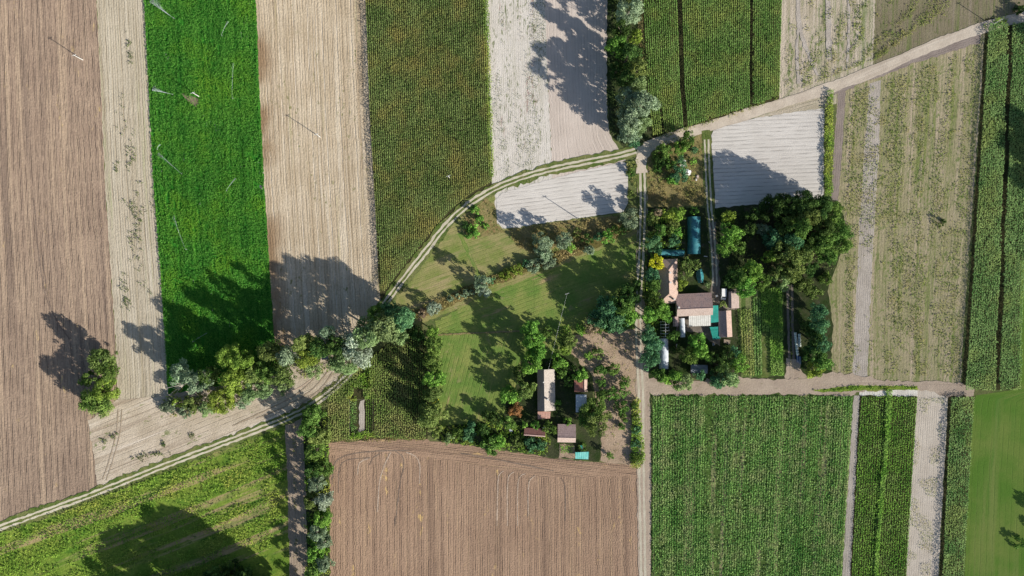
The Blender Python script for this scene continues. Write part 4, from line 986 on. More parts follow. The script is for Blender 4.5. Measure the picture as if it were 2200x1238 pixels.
# thicket by the scrap heap
T(1476, 300, 17, 7, 'green', 'northern green tree of the thicket by the road junction')
T(1462, 318, 15, 6, 'bright', 'bright tree in the middle of the thicket by the road junction')
T(1424, 320, 18, 8, 'green', 'western green tree of the thicket by the road junction')
T(1420, 342, 14, 6, 'dark', 'dark tree at the western foot of the thicket')
T(1491, 322, 9, 5, 'teal', 'narrow bluish conifer-like tree on the east side of the thicket', form='cone')
T(1440, 350, 13, 6, 'green', 'green tree left of the white scrap sheets')
T(1462, 352, 14, 6, 'teal', 'bluish tree half covering the white scrap sheets')
T(1460, 376, 17, 6, 'teal', 'bluish tree south of the white scrap sheets')
T(1414, 362, 10, 4.0, 'green', 'small shrub at the southwest edge of the thicket')
T(1490, 346, 7, 3, 'bright', 'little bright shrub right of the upper scrap sheet')
T(1446, 386, 13, 4.0, 'bright', 'bright shrub at the southern edge of the thicket')
T(1356, 372, 9, 3.5, 'green', 'upper shrub beside the lane near the small sandy field')
T(1357, 420, 10, 3.5, 'olive', 'lower shrub beside the lane near the small sandy field')
# corner by the curved lane
T(1020, 452, 10, 3.2, 'bright', 'bright bush at the north of the corner by the curved lane')
T(1028, 474, 10, 3.0, 'bright', 'bright bush in the middle of the corner by the curved lane')
T(1014, 500, 14, 3.4, 'bright', 'broad bright bush at the meadow edge of the corner by the curved lane')
T(1044, 486, 7, 2.4, 'bright', 'smallest bright bush in the corner by the curved lane')
T(1000, 484, 8, 3, 'dark', 'dark bush under the curved lane corner')
# creek
T(1164, 522, 20, 11, 'silver', 'silvery creek tree, the left of the close pair', lo=.08)
T(1172, 546, 15, 8, 'silver', 'grey-green creek tree just below the left silvery one', lo=.08)
T(1211, 516, 17, 10, 'silver', 'silvery creek tree, the right of the close pair', lo=.08)
T(1224, 532, 11, 5, 'bright', 'small bright tree at the foot of the right silvery creek tree')
T(1034, 608, 17, 12, 'silver', 'whitish-green creek tree where the footpath crosses', lo=.08)
T(1040, 628, 12, 8, 'white', 'whitish lower tree at the footpath crossing', lo=.08)
T(1056, 602, 8, 3.2, 'teal', 'little bluish shrub right of the footpath crossing')
T(1086, 590, 13, 3.4, 'lime', 'yellowish shrub on the creek right of the footpath crossing')
T(1110, 580, 12, 3.4, 'lime', 'yellow-green shrub on the creek left of the silvery shrubs')
T(1146, 572, 15, 4.0, 'silver', 'silvery shrub on the creek below the olive brush')
T(1178, 566, 16, 4.0, 'silver', 'wide silvery shrub below the paired creek trees')
T(1130, 566, 9, 3.5, 'teal', 'bluish shrub between the yellow and silvery creek shrubs')
T(1265, 538, 12, 4.0, 'silver', 'pale shrub at the edge of the lower meadow')
T(1286, 508, 11, 4.0, 'teal', 'bluish shrub on the creek right of the pale shrub')
T(1306, 508, 13, 5, 'bright', 'bright bushy tree on the creek near the lane')
T(1320, 494, 10, 4.0, 'green', 'green shrub on the creek near the lane')
T(1262, 514, 11, 4.0, 'dark', 'dark shrub in the shade of the creek bank')
T(1352, 470, 20, 10, 'silver', 'grey-green tree beside the lane below the small sandy field', lo=.08)
T(1345, 492, 14, 6, 'dark', 'dark tree in the shade beside the lane')
T(1240, 498, 10, 4.0, 'olive', 'olive shrub on the bank below the small sandy field')
for k, (px, py) in enumerate([(968, 642), (984, 638), (1000, 632), (1014, 628)]):
    T(px, py, 8, 2.4, 'silver', ['westernmost', 'second', 'third', 'easternmost'][k] + ' small silvery shrub in the row along the creek', group='silvery shrubs along the creek')
# tree group at the lane above the orchard
T(1304, 664, 24, 15, 'teal', 'bluish green tree north of the orchard, western top', dens=1.4, lo=.1)
T(1334, 656, 24, 16, 'green', 'green tree north of the orchard, touching the lane', dens=1.4, lo=.1)
T(1322, 688, 28, 15, 'teal', 'biggest bluish green tree north of the orchard', dens=1.4, lo=.1)
T(1352, 682, 19, 13, 'bright', 'bright tree between the orchard and the lane', dens=1.4, lo=.1)
T(1284, 684, 19, 12, 'teal', 'bluish tree on the west side above the orchard')
T(1272, 700, 16, 8, 'brown', 'bare brownish tree above the orchard')
T(1300, 704, 15, 9, 'green', 'green tree at the orchard northern edge')
T(1348, 636, 20, 14, 'dark', 'dark shaded tree beside the lane above the orchard', dens=1.4, lo=.1)
T(1366, 612, 12, 10, 'dark', 'dark tree overhanging the lane', dens=1.4, lo=.1)
T(1248, 706, 11, 4.0, 'bright', 'bright shrub at the orchard northwest corner')
T(1262, 712, 9, 3.4, 'lime', 'yellowish shrub at the orchard northern edge')
T(1217, 708, 10, 4.0, 'bright', 'bright shrub left of the orchard corner')
# acacia row and trees round the small farmhouse
T(1140, 704, 18, 16, 'bright', 'northern bright acacia of the row above the small farmhouse', form='tall', dens=1.4, lo=.1)
T(1145, 730, 21, 16, 'bright', 'second bright acacia of the row above the small farmhouse', form='tall', dens=1.4, lo=.1)
T(1154, 758, 18, 15, 'bright', 'third bright acacia of the row above the small farmhouse', form='tall', dens=1.4, lo=.1)
T(1142, 784, 20, 15, 'bright', 'southern bright acacia left of the small farmhouse roof', form='tall', dens=1.4, lo=.1)
T(1178, 712, 11, 6, 'green', 'small green tree right of the bright acacia row')
T(1222, 734, 18, 7, 'olive', 'olive tree at the western edge of the orchard')
T(1216, 752, 13, 6, 'lime', 'yellowish tree below the olive tree by the orchard')
T(1202, 780, 17, 7, 'bright', 'bright tree right of the small farmhouse roof top')
T(1208, 800, 13, 5, 'green', 'green tree right of the small farmhouse')
T(1222, 822, 10, 4.5, 'green', 'small green tree between farmhouse and red shed')
T(1247, 806, 15, 7, 'bright', 'bright tree overhanging the red shed')
T(1226, 790, 10, 5, 'dark', 'dark tree between the bright trees north of the red shed')
T(1128, 836, 20, 12, 'olive', 'greyish olive tree left of the small farmhouse')
T(1095, 850, 21, 8, 'bright', 'round bright tree standing clear on the southern meadow')
T(1118, 800, 14, 9, 'dark', 'dark tree in the acacia shade')
T(1107, 881, 15, 4.0, 'autumn', 'orange autumn-coloured bush left of the small farmhouse')
T(1090, 908, 16, 7, 'green', 'green tree below the orange bush')
T(1128, 912, 7, 4.5, 'bright', 'little bright tree above the dark red low roof, left one')
T(1151, 914, 9, 4.5, 'bright', 'little bright tree above the dark red low roof, right one')
T(1182, 920, 14, 6, 'green', 'green tree left of the brown-roofed shed')
T(1196, 868, 9, 4, 'bright', 'bright shrub right of the small farmhouse')
T(1220, 906, 9, 4, 'bright', 'bright shrub just above the brown-roofed shed')
T(1274, 880, 26, 12, 'green', 'upper half of the big tree beside the brown-roofed shed')
T(1282, 908, 28, 13, 'olive', 'big spreading tree right of the brown-roofed shed')
T(1258, 902, 18, 9, 'green', 'left side tree beneath the big spreading tree')
for k, (px, py, r, l) in enumerate([(1284, 759, 12, 'olive orchard tree nearest the northern edge'), (1265, 765, 7, 'small orchard tree at the western edge'), (1290, 793, 12, 'orchard tree left of its twin in the second row'), (1317, 794, 13, 'orchard tree right of its twin in the second row'), (1292, 821, 9, 'small orchard tree in the third row, left'), (1343, 820, 11, 'orchard tree in the third row, near the lane'), (1291, 847, 12, 'orchard tree in the fourth row, left'), (1317, 848, 12, 'orchard tree in the fourth row, middle'), (1341, 846, 9, 'orchard tree in the fourth row, near the lane'), (1337, 876, 13, 'orchard tree in the fifth row'), (1339, 899, 8, 'small orchard tree below the fifth row'), (1337, 917, 7, 'smallest orchard tree near the southern end'), (1311, 980, 6, 'tiny orchard tree at the southern end')]):
    T(px, py, r + 1.5, 3.2 + r * .18, 'olive' if k == 0 else ('bright' if k == 1 else 'green'), l, name='fruit_tree', lo=.1, group='orchard trees')
for k, (px, py, r, h, kd, l) in enumerate([
    (985, 932, 13, 4, 'green', 'green shrub near the round olive tree, at the field edge'), (1008, 938, 13, 4, 'teal', 'bluish shrub along the tilled field edge'), (1012, 918, 13, 6, 'teal', 'bluish shaded tree above the field edge'), (1040, 922, 14, 6, 'dark', 'dark tree in the row south of the meadow'),
    (965, 944, 11, 3, 'willow', 'pale shrub at the tilled field edge'), (1052, 956, 19, 5, 'green', 'biggest green bush bulging over the tilled field'), (1074, 948, 16, 5, 'bright', 'bright bush bulging over the tilled field'), (1110, 948, 13, 4, 'olive', 'olive bush left of the dark red low roof'), (1140, 955, 15, 4, 'teal', 'bluish bush below the dark red low roof'), (1162, 958, 12, 3.5, 'teal', 'bluish weedy bush left of the fenced plot'), (935, 926, 13, 5, 'olive', 'olive bush below the round olive tree'), (1062, 900, 14, 7, 'dark', 'dark tree at the south edge of the meadow'), (1046, 892, 12, 6, 'dark', 'dark bush in the shade at the south edge of the meadow'),
    (1252, 962, 8, 2.5, 'green', 'green bush above the small teal canopy')]):
    T(px, py, r, h, kd, l)
for k, (px, py, r) in enumerate([(1364, 872, 9), (1366, 898, 9), (1367, 925, 10), (1367, 952, 10), (1368, 984, 13)]):
    T(px, py, r, 3.2, ['green', 'green', 'teal', 'teal', 'green'][k], ['northernmost', 'second', 'third', 'fourth', 'biggest, southernmost'][k] + ' hedge shrub between the orchard and the lane', group='hedge shrubs beside the lane')
# farm, west side
T(1414, 456, 9, 8, 'brown', 'bare brownish tree at the northwest corner of the farm')
T(1404, 470, 12, 8, 'olive', 'olive tree at the northwest corner of the farm')
T(1440, 462, 14, 8, 'lime', 'yellow-green tree left of the big teal tunnel, western one')
T(1460, 460, 15, 8, 'lime', 'yellow-green tree left of the big teal tunnel, eastern one')
T(1447, 479, 12, 7, 'olive', 'olive tree below the yellow-green pair')
T(1491, 453, 9, 5, 'bright', 'bright little tree at the top end of the big teal tunnel')
T(1420, 496, 13, 9, 'green', 'green tree in the farm garden, left')
T(1440, 494, 12, 6, 'green', 'green tree in the farm garden, middle')
T(1456, 497, 10, 5, 'bright', 'bright tree beside the big teal tunnel')
T(1448, 518, 13, 6, 'teal', 'round grey-green tree above the small teal tunnel', dens=1.3)
T(1398, 506, 8, 4.5, 'green', 'small tree between the farm garden and the lane')
T(1404, 527, 19, 11, 'teal', 'bluish tree left of the small teal tunnel')
T(1413, 564, 15, 9, 'yellow', 'vivid yellow tree at the farmhouse corner')
T(1404, 592, 16, 11, 'teal', 'bluish tree below the vivid yellow tree')
T(1404, 614, 15, 11, 'green', 'green tree left of the farmhouse roof')
T(1404, 646, 18, 13, 'green', 'green tree at the southwest corner of the farmhouse')
T(1420, 666, 19, 13, 'bright', 'bright tree below the farmhouse')
T(1396, 676, 16, 13, 'bright', 'bright tree between the farmhouse and the lane')
T(1434, 682, 12, 8, 'bright', 'bright tree left of the barn')
T(1392, 718, 18, 14, 'teal', 'bluish tree left of the bare hoop frame')
T(1404, 744, 20, 14, 'teal', 'bluish tree left of the white plastic tunnel, upper')
T(1396, 772, 20, 13, 'teal', 'bluish tree left of the white plastic tunnel, lower')
T(1448, 722, 13, 7, 'green', 'green tree right of the bare hoop frame')
T(1452, 750, 10, 5, 'dark', 'dark tree right of the white plastic tunnel')
T(1418, 806, 15, 8, 'green', 'green tree below the white plastic tunnel')
T(1446, 814, 20, 7, 'bright', 'bright tree at the southwest corner of the farm')
T(1470, 822, 18, 6, 'willow', 'pale tree overhanging the lane south of the farm')
T(1503, 806, 11, 6, 'teal', 'small bluish tree south of the dark shed')
T(1540, 820, 17, 6, 'teal', 'bluish tree overhanging the lane south of the dark trees')
T(1566, 812, 21, 8, 'willow', 'pale tree at the southeast corner of the farm')
T(1588, 782, 18, 8, 'bright', 'bright tree at the east edge of the farm by the garden')
T(1580, 756, 13, 6, 'teal', 'bluish tree below the long shed')
T(1546, 786, 18, 9, 'dark', 'dark tree in the southern farm garden, left')
T(1564, 770, 17, 9, 'dark', 'dark tree in the southern farm garden, right')
T(1532, 768, 13, 7, 'dark', 'dark tree right of the big courtyard tree')
T(1500, 736, 17, 10, 'bright', 'bright upper crown of the courtyard trees')
T(1482, 764, 18, 9, 'green', 'lower left courtyard tree')
T(1508, 756, 19, 9, 'bright', 'lower right courtyard tree')
T(1478, 566, 12, 6, 'olive', 'olive tree right of the farmhouse roof, upper')
T(1472, 588, 15, 7, 'olive', 'olive tree right of the farmhouse roof, middle')
T(1466, 612, 11, 6, 'lime', 'yellowish tree right of the farmhouse roof, lower')
T(1496, 568, 10, 5, 'olive', 'small olive tree above the ribbed teal tent')
T(1554, 655, 8, 4.5, 'olive', 'little olive tree in front of the white van')
T(1522, 612, 6, 3.0, 'willow', 'little pale shrub at the yard entrance')
# driveway trees and grove
T(1566, 464, 14, 10, 'lime', 'yellow-green tree at the driveway, northern one')
T(1572, 504, 22, 13, 'bright', 'bright broad tree beside the driveway')
T(1562, 532, 19, 12, 'bright', 'lower half of the bright trees beside the driveway')
T(1588, 528, 14, 11, 'green', 'green tree behind the bright driveway trees')
T(1556, 492, 9, 5, 'brown', 'thin brownish tree at the driveway edge')
T(1618, 584, 23, 14, 'bright', 'bright tree south of the grove near the sheds')
T(1586, 594, 22, 12, 'green', 'green tree above the pale-roofed shed')
T(1606, 612, 22, 12, 'bright', 'bright tree right of the pale-roofed shed')
T(1640, 606, 16, 10, 'green', 'green tree at the top of the kitchen garden')
T(1564, 604, 13, 8, 'dark', 'dark tree above the white van')
for (px, py, r, h, kd, l) in [
    (1660, 446, 24, 17, 'dark', 'dark tree at the northwest corner of the grove'), (1692, 440, 24, 18, 'dark', 'dark tree on the northern edge of the grove, left'), (1726, 440, 26, 19, 'dark', 'dark tree on the northern edge of the grove, middle'), (1758, 448, 25, 18, 'dark', 'dark tree on the northern edge of the grove, right'),
    (1786, 458, 22, 16, 'green', 'green tree at the northeast corner of the grove'), (1734, 466, 22, 20, 'olive', 'sunlit olive crown high in the northern grove'), (1716, 488, 24, 20, 'green', 'sunlit green crown in the middle of the grove'), (1690, 476, 22, 16, 'dark', 'dark tree west of the sunlit grove crowns'),
    (1640, 492, 11, 9, 'silver', 'small silvery tree in the dark west of the grove'), (1660, 512, 20, 13, 'teal', 'bluish tree on the west side of the grove'), (1800, 500, 25, 15, 'green', 'green tree bulging over the striped field from the grove'), (1806, 528, 20, 14, 'green', 'easternmost green tree of the grove'),
    (1766, 492, 22, 17, 'dark', 'dark tree in the eastern half of the grove'), (1770, 522, 24, 16, 'green', 'green tree in the eastern half of the grove'), (1744, 520, 20, 15, 'dark', 'dark crown behind the sunlit grove crowns'), (1704, 520, 20, 17, 'teal', 'bluish crown in the centre of the grove'),
    (1676, 536, 19, 14, 'olive', 'olive crown in the southwest of the grove'), (1652, 552, 14, 10, 'lime', 'small yellowish crown on the southwest side of the grove'), (1698, 554, 22, 15, 'olive', 'olive crown in the south of the grove'), (1730, 548, 20, 14, 'olive', 'olive crown at the southern rim of the grove'),
    (1780, 552, 20, 12, 'green', 'green tree at the southeast rim of the grove'), (1706, 586, 21, 13, 'olive', 'olive tree south of the grove, beside the lane mouth'), (1672, 584, 13, 11, 'olive', 'small olive crown left of the lane mouth'), (1682, 606, 17, 8, 'willow', 'pale tree at the lane mouth'),
    (1742, 580, 16, 9, 'dark', 'dark tree southeast of the grove'), (1776, 598, 13, 4.0, 'green', 'green shrub at the striped field west edge'), (1730, 612, 17, 5, 'olive', 'olive thicket tree below the grove'), (1752, 628, 14, 4.0, 'olive', 'olive shrub between grove and bluish trees'),
    (1618, 460, 16, 11, 'dark', 'dark tree below the white sandy field'), (1610, 492, 14, 10, 'dark', 'dark tree between driveway trees and grove')]:
    T(px, py, r, h, kd, l)
# trees by the wrapped bales
for (px, py, r, h, kd, l) in [(1758, 672, 18, 13, 'teal', 'northern bluish tree east of the wrapped bales'), (1758, 702, 19, 13, 'teal', 'second bluish tree east of the wrapped bales'), (1750, 728, 17, 13, 'dark', 'dark tree leaning over the wrapped bales'), (1764, 740, 20, 13, 'teal', 'bluish tree bulging over the striped field'), (1746, 760, 18, 13, 'dark', 'dark tree below the wrapped bales'), (1764, 776, 19, 13, 'green', 'green tree near the southern lane corner'), (1752, 794, 18, 7, 'lime', 'yellow-green tree at the southern lane corner'), (1736, 700, 14, 9, 'dark', 'dark tree directly beside the wrapped bales')]:
    T(px, py, r, h, kd, l)
# right edge
T(2193, 1166, 12, 4.0, 'green', 'green bush on the cut grass at the right edge')
T(2192, 18, 0.1 + 12, 4.0, 'dark', 'dark bush in the top right corner')
T(2288, 1128, 16, 10, 'green', 'tree just outside the right edge shading the cut grass')
T(2270, 1160, 12, 7, 'green', 'second tree just outside the right edge')
T(2330, 380, 34, 17, 'dark', 'tree outside the right edge shading the eastern maize')
T(2340, 330, 34, 17, 'dark', 'northern tree outside the right edge shading the eastern maize')
T(2320, 440, 30, 15, 'dark', 'southern tree outside the right edge shading the eastern maize')
T(2330, 100, 30, 16, 'dark', 'tree outside the top right corner')
# fallen bare branches at the western end of the windbreak
t = thing('fallen_branches', 'pale bare fallen branches at the western end of the windbreak', 'dead tree', W(392, 828, 0))
rng = np.random.default_rng(5)
for k in range(9):
    a = math.radians(178 + k * 6 + rng.normal() * 3); L_ = 4.0 + rng.uniform(0, 4.0)
    q = MB().tube([(2.5, 1.0, 4.5), (2.5 + math.cos(a) * L_ * .5, 1 + math.sin(a) * L_ * .5, 4.9 + rng.uniform(-.5, .5)), (2.5 + math.cos(a) * L_, 1 + math.sin(a) * L_, 4.0 + rng.uniform(-1, .8))], [.2, .14, .05], 5)
    q.build('branch', PALEBARK, t)
MB().tube([(3.6, 1.2, -.1), (2.9, 1.1, 2.6), (2.5, 1, 4.6)], [.42, .34, .25], 7).build('trunk', PALEBARK, t)

T(2027, 480, 8, 3.4, 'dark', 'lone dark shrub in the striped eastern field')
# ------------------------------------------------------------------ buildings
def roof_mat(name, c0, c1, c2, rough=0.8, pitch=0.33):
    """clay tiles: mottled, mossy, with courses as relief"""
    N = NT(name)
    t = N.n('ShaderNodeTexCoord').outputs['Object']
    sx = N.n('ShaderNodeSeparateXYZ'); N.t.links.new(t, sx.inputs[0])
    big = N.noise(t, .45, 4, .7); fine = N.noise(t, 3.2, 4, .75)
    br = N.noise(N.vec(N.math('FLOOR', N.math('DIVIDE', sx.outputs[0], .34)), N.math('FLOOR', N.math('DIVIDE', sx.outputs[1], .26)), 0), 7.3, 0)
    col = N.mix(N.step(big, .35, .68), c0, c1)
    col = N.mix(N.step(N.math('ADD', N.math('MULTIPLY', fine, .6), N.math('MULTIPLY', big, .4)), .47, .60, 0, .8), col, c2)
    col = N.mix(.55, col, N.mix(1.0, col, N.mix(br, (.4,) * 3, (1.6,) * 3), 'MULTIPLY'))
    w = N.math('PINGPONG', sx.outputs[1], .12)
    return N.end(N.principled(col, rough, N.bump(N.math('ADD', N.math('MULTIPLY', w, 4), fine), .5, .06), 0, .25))

R_ = {}
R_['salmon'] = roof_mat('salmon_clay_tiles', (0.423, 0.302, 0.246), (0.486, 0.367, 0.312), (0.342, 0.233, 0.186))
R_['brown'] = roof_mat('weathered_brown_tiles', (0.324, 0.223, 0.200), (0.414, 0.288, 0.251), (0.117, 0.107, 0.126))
R_['barnpink'] = roof_mat('pale_pink_tiles', (0.414, 0.330, 0.284), (0.477, 0.400, 0.353), (0.324, 0.223, 0.177))
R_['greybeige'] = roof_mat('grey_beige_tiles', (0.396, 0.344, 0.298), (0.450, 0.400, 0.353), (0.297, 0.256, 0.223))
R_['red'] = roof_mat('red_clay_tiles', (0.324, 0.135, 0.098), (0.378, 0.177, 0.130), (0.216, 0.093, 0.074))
R_['shadedred'] = roof_mat('shade_darkened_red_tiles', (0.153, 0.070, 0.060), (0.198, 0.093, 0.079), (0.099, 0.056, 0.051))  # dark red, taken darker for the shade over the low shed
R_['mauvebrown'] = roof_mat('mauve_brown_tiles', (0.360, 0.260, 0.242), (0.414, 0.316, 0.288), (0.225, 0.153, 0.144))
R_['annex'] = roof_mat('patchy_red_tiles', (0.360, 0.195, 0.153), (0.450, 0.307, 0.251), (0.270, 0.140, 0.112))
WALL = plain_mat('limewashed_wall', (.62, .58, .50), (.70, .66, .58), .6, .9)
WOODWALL = plain_mat('weathered_boards', (.20, .155, .115), (.30, .24, .18), 1.2, .9)
GLASS = plain_mat('dark_window_glass', (.03, .035, .04), (.05, .055, .06), 1, .15, 0, 0, .6)
WHITEP = plain_mat('white_paint', (.74, .74, .72), (.82, .82, .80), .6, .4, .05)
BRICK = plain_mat('chimney_brick', (.30, .15, .11), (.38, .2, .15), 4, .9)
CORR = plain_mat('whitish_corrugated_sheet', (.46, .45, .41), (.60, .59, .55), .8, .6, .1)
METAL = plain_mat('dull_zinc_sheet', (.50, .54, .58), (.64, .68, .72), .7, .4, .15, .3, .5)
GREYMETAL = plain_mat('grey_sheet', (.15, .17, .20), (.22, .24, .27), 1, .5, .1)
STEEL = plain_mat('pale_steel_pipe', (.55, .57, .58), (.65, .67, .68), 2, .45, .05, .3)
CONCRETE = plain_mat('pale_concrete', (.52, .51, .48), (.60, .59, .56), 1.5, .85)
WOOD = plain_mat('grey_wood', (.25, .21, .17), (.36, .31, .25), 2, .9)
RUBBER = plain_mat('black_rubber', (.02, .02, .02), (.03, .03, .03), 3, .8)
BLUEP = plain_mat('blue_plastic', (.06, .12, .30), (.10, .18, .40), 2, .4, .05)

def sheet_mat(name, c0, c1, rough=.3, scale=1.2, bump=.6, spec=.5, dist=.08, sss=0.0):
    N = NT(name)
    t = N.n('ShaderNodeTexCoord').outputs['Object']
    n = N.noise(t, scale, 4, .6, .8); n2 = N.noise(t, scale * .25, 3, .6)
    col = N.mix(N.step(n2, .3, .7), c0, c1)
    b = N.bump(n, bump, dist)
    p = N.principled(col, rough, b, 0, spec)
    if sss:
        tr = N.n('ShaderNodeBsdfTranslucent'); N.put(tr.inputs[0], col)
        mx = N.n('ShaderNodeMixShader'); mx.inputs[0].default_value = sss
        N.t.links.new(p, mx.inputs[1]); N.t.links.new(tr.outputs[0], mx.inputs[2]); p = mx.outputs[0]
    return N.end(p)
TEAL = sheet_mat('teal_tarpaulin', (.016, .11, .145), (.05, .19, .215), .36, 1.6, .6)
TEALG = sheet_mat('green_teal_shade_net', (.02, .30, .24), (.035, .40, .33), .6, 2.0, .4, .3, .08, .3)
PLASTIC = sheet_mat('cloudy_white_plastic_film', (.50, .56, .62), (.72, .76, .80), .22, 1.1, .6, .6, .1, .25)
GREYCOVER = sheet_mat('silver_grey_cover', (.42, .45, .48), (.58, .61, .64), .35, 1.0, .5, .5)
MINT = sheet_mat('mint_teal_canopy', (.10, .42, .38), (.22, .55, .50), .5, 1.6, .4, .4)
TENT = sheet_mat('dark_teal_tent_cloth', (.02, .12, .15), (.05, .24, .26), .45, 1.5, .5, .4)

def slope_courses(e0, e1, r1, r0, n, t=.1, lift=.035):
    """roof slope from eave (e0,e1) up to ridge (r0,r1) as overlapping courses"""
    m = MB()
    e0, e1, r0, r1 = map(Vector, (e0, e1, r0, r1))
    for i in range(n):
        a, b = i / n, min(1.0, (i + 1.12) / n)
        up = Vector((0, 0, lift + random.uniform(0, .012)))
        q = [e0.lerp(r0, a) + up, e1.lerp(r1, a) + up, e1.lerp(r1, b), e0.lerp(r0, b)]
        nrm = (q[1] - q[0]).cross(q[3] - q[0])
        if nrm.z < 0: q = q[::-1]
        m.slab([tuple(v) for v in q], t)
    return m

def house(name, label, cat, cx, cy, wpx, lpx, rz, eave_l, eave_r, ridge, off_px=0.0, mats=None, wall=WALL, over=.35,
          chimneys=(), hips=(0, 0), n=9, zref=3.0, doors=True):
    """gabled or hipped house. Outline centre (cx,cy) and size in photo pixels; local y runs along the ridge"""
    x, y, _ = W(cx, cy, zref)
    t = thing(name, label, cat, (x, y, 0), math.radians(rz))
    k = S * (1 - zref / H); w, l, rx = wpx * k / 2, lpx * k / 2, off_px * k
    wl, wr, ll = -w + over, w - over, l - over * .7
    def zat(xx): return eave_l + (ridge - eave_l) * (xx + w) / (rx + w) if xx < rx else eave_r + (ridge - eave_r) * (w - xx) / (w - rx)
    zl, zr = zat(wl) - .14, zat(wr) - .14
    m = MB()
    if hips == (0, 0):
        m.prism([(wl, -.1), (wr, -.1), (wr, zr), (rx, ridge - .16), (wl, zl)], -ll, ll)
    else:
        m.box(wl, wr, -ll, ll, -.1, min(zl, zr))
    m.build('wall', wall, t)
    h0, h1 = hips
    ml, mr = mats
    if hips == (0, 0):
        slope_courses((-w, -l, eave_l), (-w, l, eave_l), (rx, l, ridge), (rx, -l, ridge), n).build('roof_slope', ml, t)
        slope_courses((w, -l, eave_r), (w, l, eave_r), (rx, l, ridge), (rx, -l, ridge), n).build('roof_slope', mr, t)
    else:
        q = MB(); q.slab([(-w, -l, eave_l), (rx, -l + h0, ridge), (rx, l - h1, ridge), (-w, l, eave_l)][::-1], .12); q.build('roof_slope', ml, t)
        q = MB(); q.slab([(w, -l, eave_r), (w, l, eave_r), (rx, l - h1, ridge), (rx, -l + h0, ridge)], .12); q.build('roof_slope', mr, t)
        for sgn, hh in ((-1, h0), (1, h1)):
            a, b, c = (-w, sgn * l, eave_l), (w, sgn * l, eave_r), (rx, sgn * (l - hh), ridge)
            if sgn > 0: a, b = b, a
            q = MB(); q.add([a, b, c] + [(p[0], p[1], p[2] - .12) for p in (a, b, c)], [(0, 1, 2), (5, 4, 3), (0, 3, 4, 1), (1, 4, 5, 2), (2, 5, 3, 0)])
            q.build('hip_slope', mr, t)
            for ex in (-w, w):
                MB().tube([(ex, sgn * l, eave_l + .03), (rx, sgn * (l - hh), ridge + .03)], .11, 5).build('hip_ridge', ml, t)
    MB().tube([(rx, -l + h0, ridge + .04), (rx, l - h1, ridge + .04)], .14, 6).build('ridge_cap', mr, t)
    for (fx, fy, s, hgt) in chimneys:
        px_, py_ = fx * w, fy * l
        c = MB().box(px_ - s, px_ + s, py_ - s, py_ + s, zat(px_) - .4, ridge + hgt).build('chimney', BRICK, t)
        MB().box(px_ - s - .08, px_ + s + .08, py_ - s - .08, py_ + s + .08, ridge + hgt + .003, ridge + hgt + .11).build('chimney_cap', CONCRETE, c)
    if doors:
        dh = min(2.0, zr - .25)
        MB().box(wr + .005, wr + .06, -.5, .5, 0, dh).build('door', WOODWALL, t)
        for yy in (-.55, .55):
            f = MB().box(wr + .005, wr + .05, yy * l - .5, yy * l + .5, dh * .45, dh * .95).build('window', WHITEP, t)
            MB().box(wr + .052, wr + .06, yy * l - .4, yy * l + .4, dh * .5, dh * .9).build('pane', GLASS, f)
    return t

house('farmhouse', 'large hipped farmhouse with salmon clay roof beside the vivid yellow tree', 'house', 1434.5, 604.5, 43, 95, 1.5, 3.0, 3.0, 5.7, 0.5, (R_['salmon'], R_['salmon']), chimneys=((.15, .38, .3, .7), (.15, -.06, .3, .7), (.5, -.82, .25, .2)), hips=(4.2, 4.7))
house('barn', 'big barn with dark mottled northern roof slope and pink southern slope', 'barn', 1491, 654.5, 48, 77, 92.5, 3.8, 3.0, 5.1, -8.5, (R_['barnpink'], R_['brown']), n=13, chimneys=((-.2, .9, .3, .5),))  # southern slope gets paler, pinker tiles than the northern one
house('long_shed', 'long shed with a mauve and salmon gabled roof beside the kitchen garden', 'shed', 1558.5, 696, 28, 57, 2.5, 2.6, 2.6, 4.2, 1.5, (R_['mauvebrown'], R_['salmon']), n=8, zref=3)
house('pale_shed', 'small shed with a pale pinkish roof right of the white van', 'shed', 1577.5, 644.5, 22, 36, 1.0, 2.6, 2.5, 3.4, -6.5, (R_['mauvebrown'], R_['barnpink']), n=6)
house('small_farmhouse', 'small farmhouse with a long pale beige gabled roof, western slope darkened for shade', 'house', 1173.5, 838, 38, 89, 0.8, 2.8, 2.8, 5.6, -4.5, (R_['mauvebrown'], R_['greybeige']), n=10, chimneys=((.12, -.42, .28, .8), (-.3, .4, .2, .3)))  # shade of the western slope is put into its darker tiles
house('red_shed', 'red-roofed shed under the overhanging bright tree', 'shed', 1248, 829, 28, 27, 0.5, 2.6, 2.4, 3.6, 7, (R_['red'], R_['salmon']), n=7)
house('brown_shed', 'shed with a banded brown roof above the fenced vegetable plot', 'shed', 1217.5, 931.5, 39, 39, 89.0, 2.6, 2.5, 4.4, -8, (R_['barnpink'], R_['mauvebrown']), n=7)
house('low_shed', 'low shed with a dark red roof, darkened for shade, along the tilled field', 'shed', 1149, 929, 17, 46, 86.0, 1.9, 2.2, 2.7, -5, (R_['mauvebrown'], R_['shadedred']), n=5, zref=2)
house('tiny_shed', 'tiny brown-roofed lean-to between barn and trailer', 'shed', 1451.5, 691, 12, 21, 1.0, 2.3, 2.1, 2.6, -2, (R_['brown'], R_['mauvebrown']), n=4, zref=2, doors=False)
house('dark_shed', 'dark grey shed in the shady southern farm garden', 'shed', 1502, 793, 18, 36, 88.0, 2.1, 2.1, 2.7, 0, (GREYMETAL, GREYMETAL), n=4, zref=2, wall=WOODWALL)

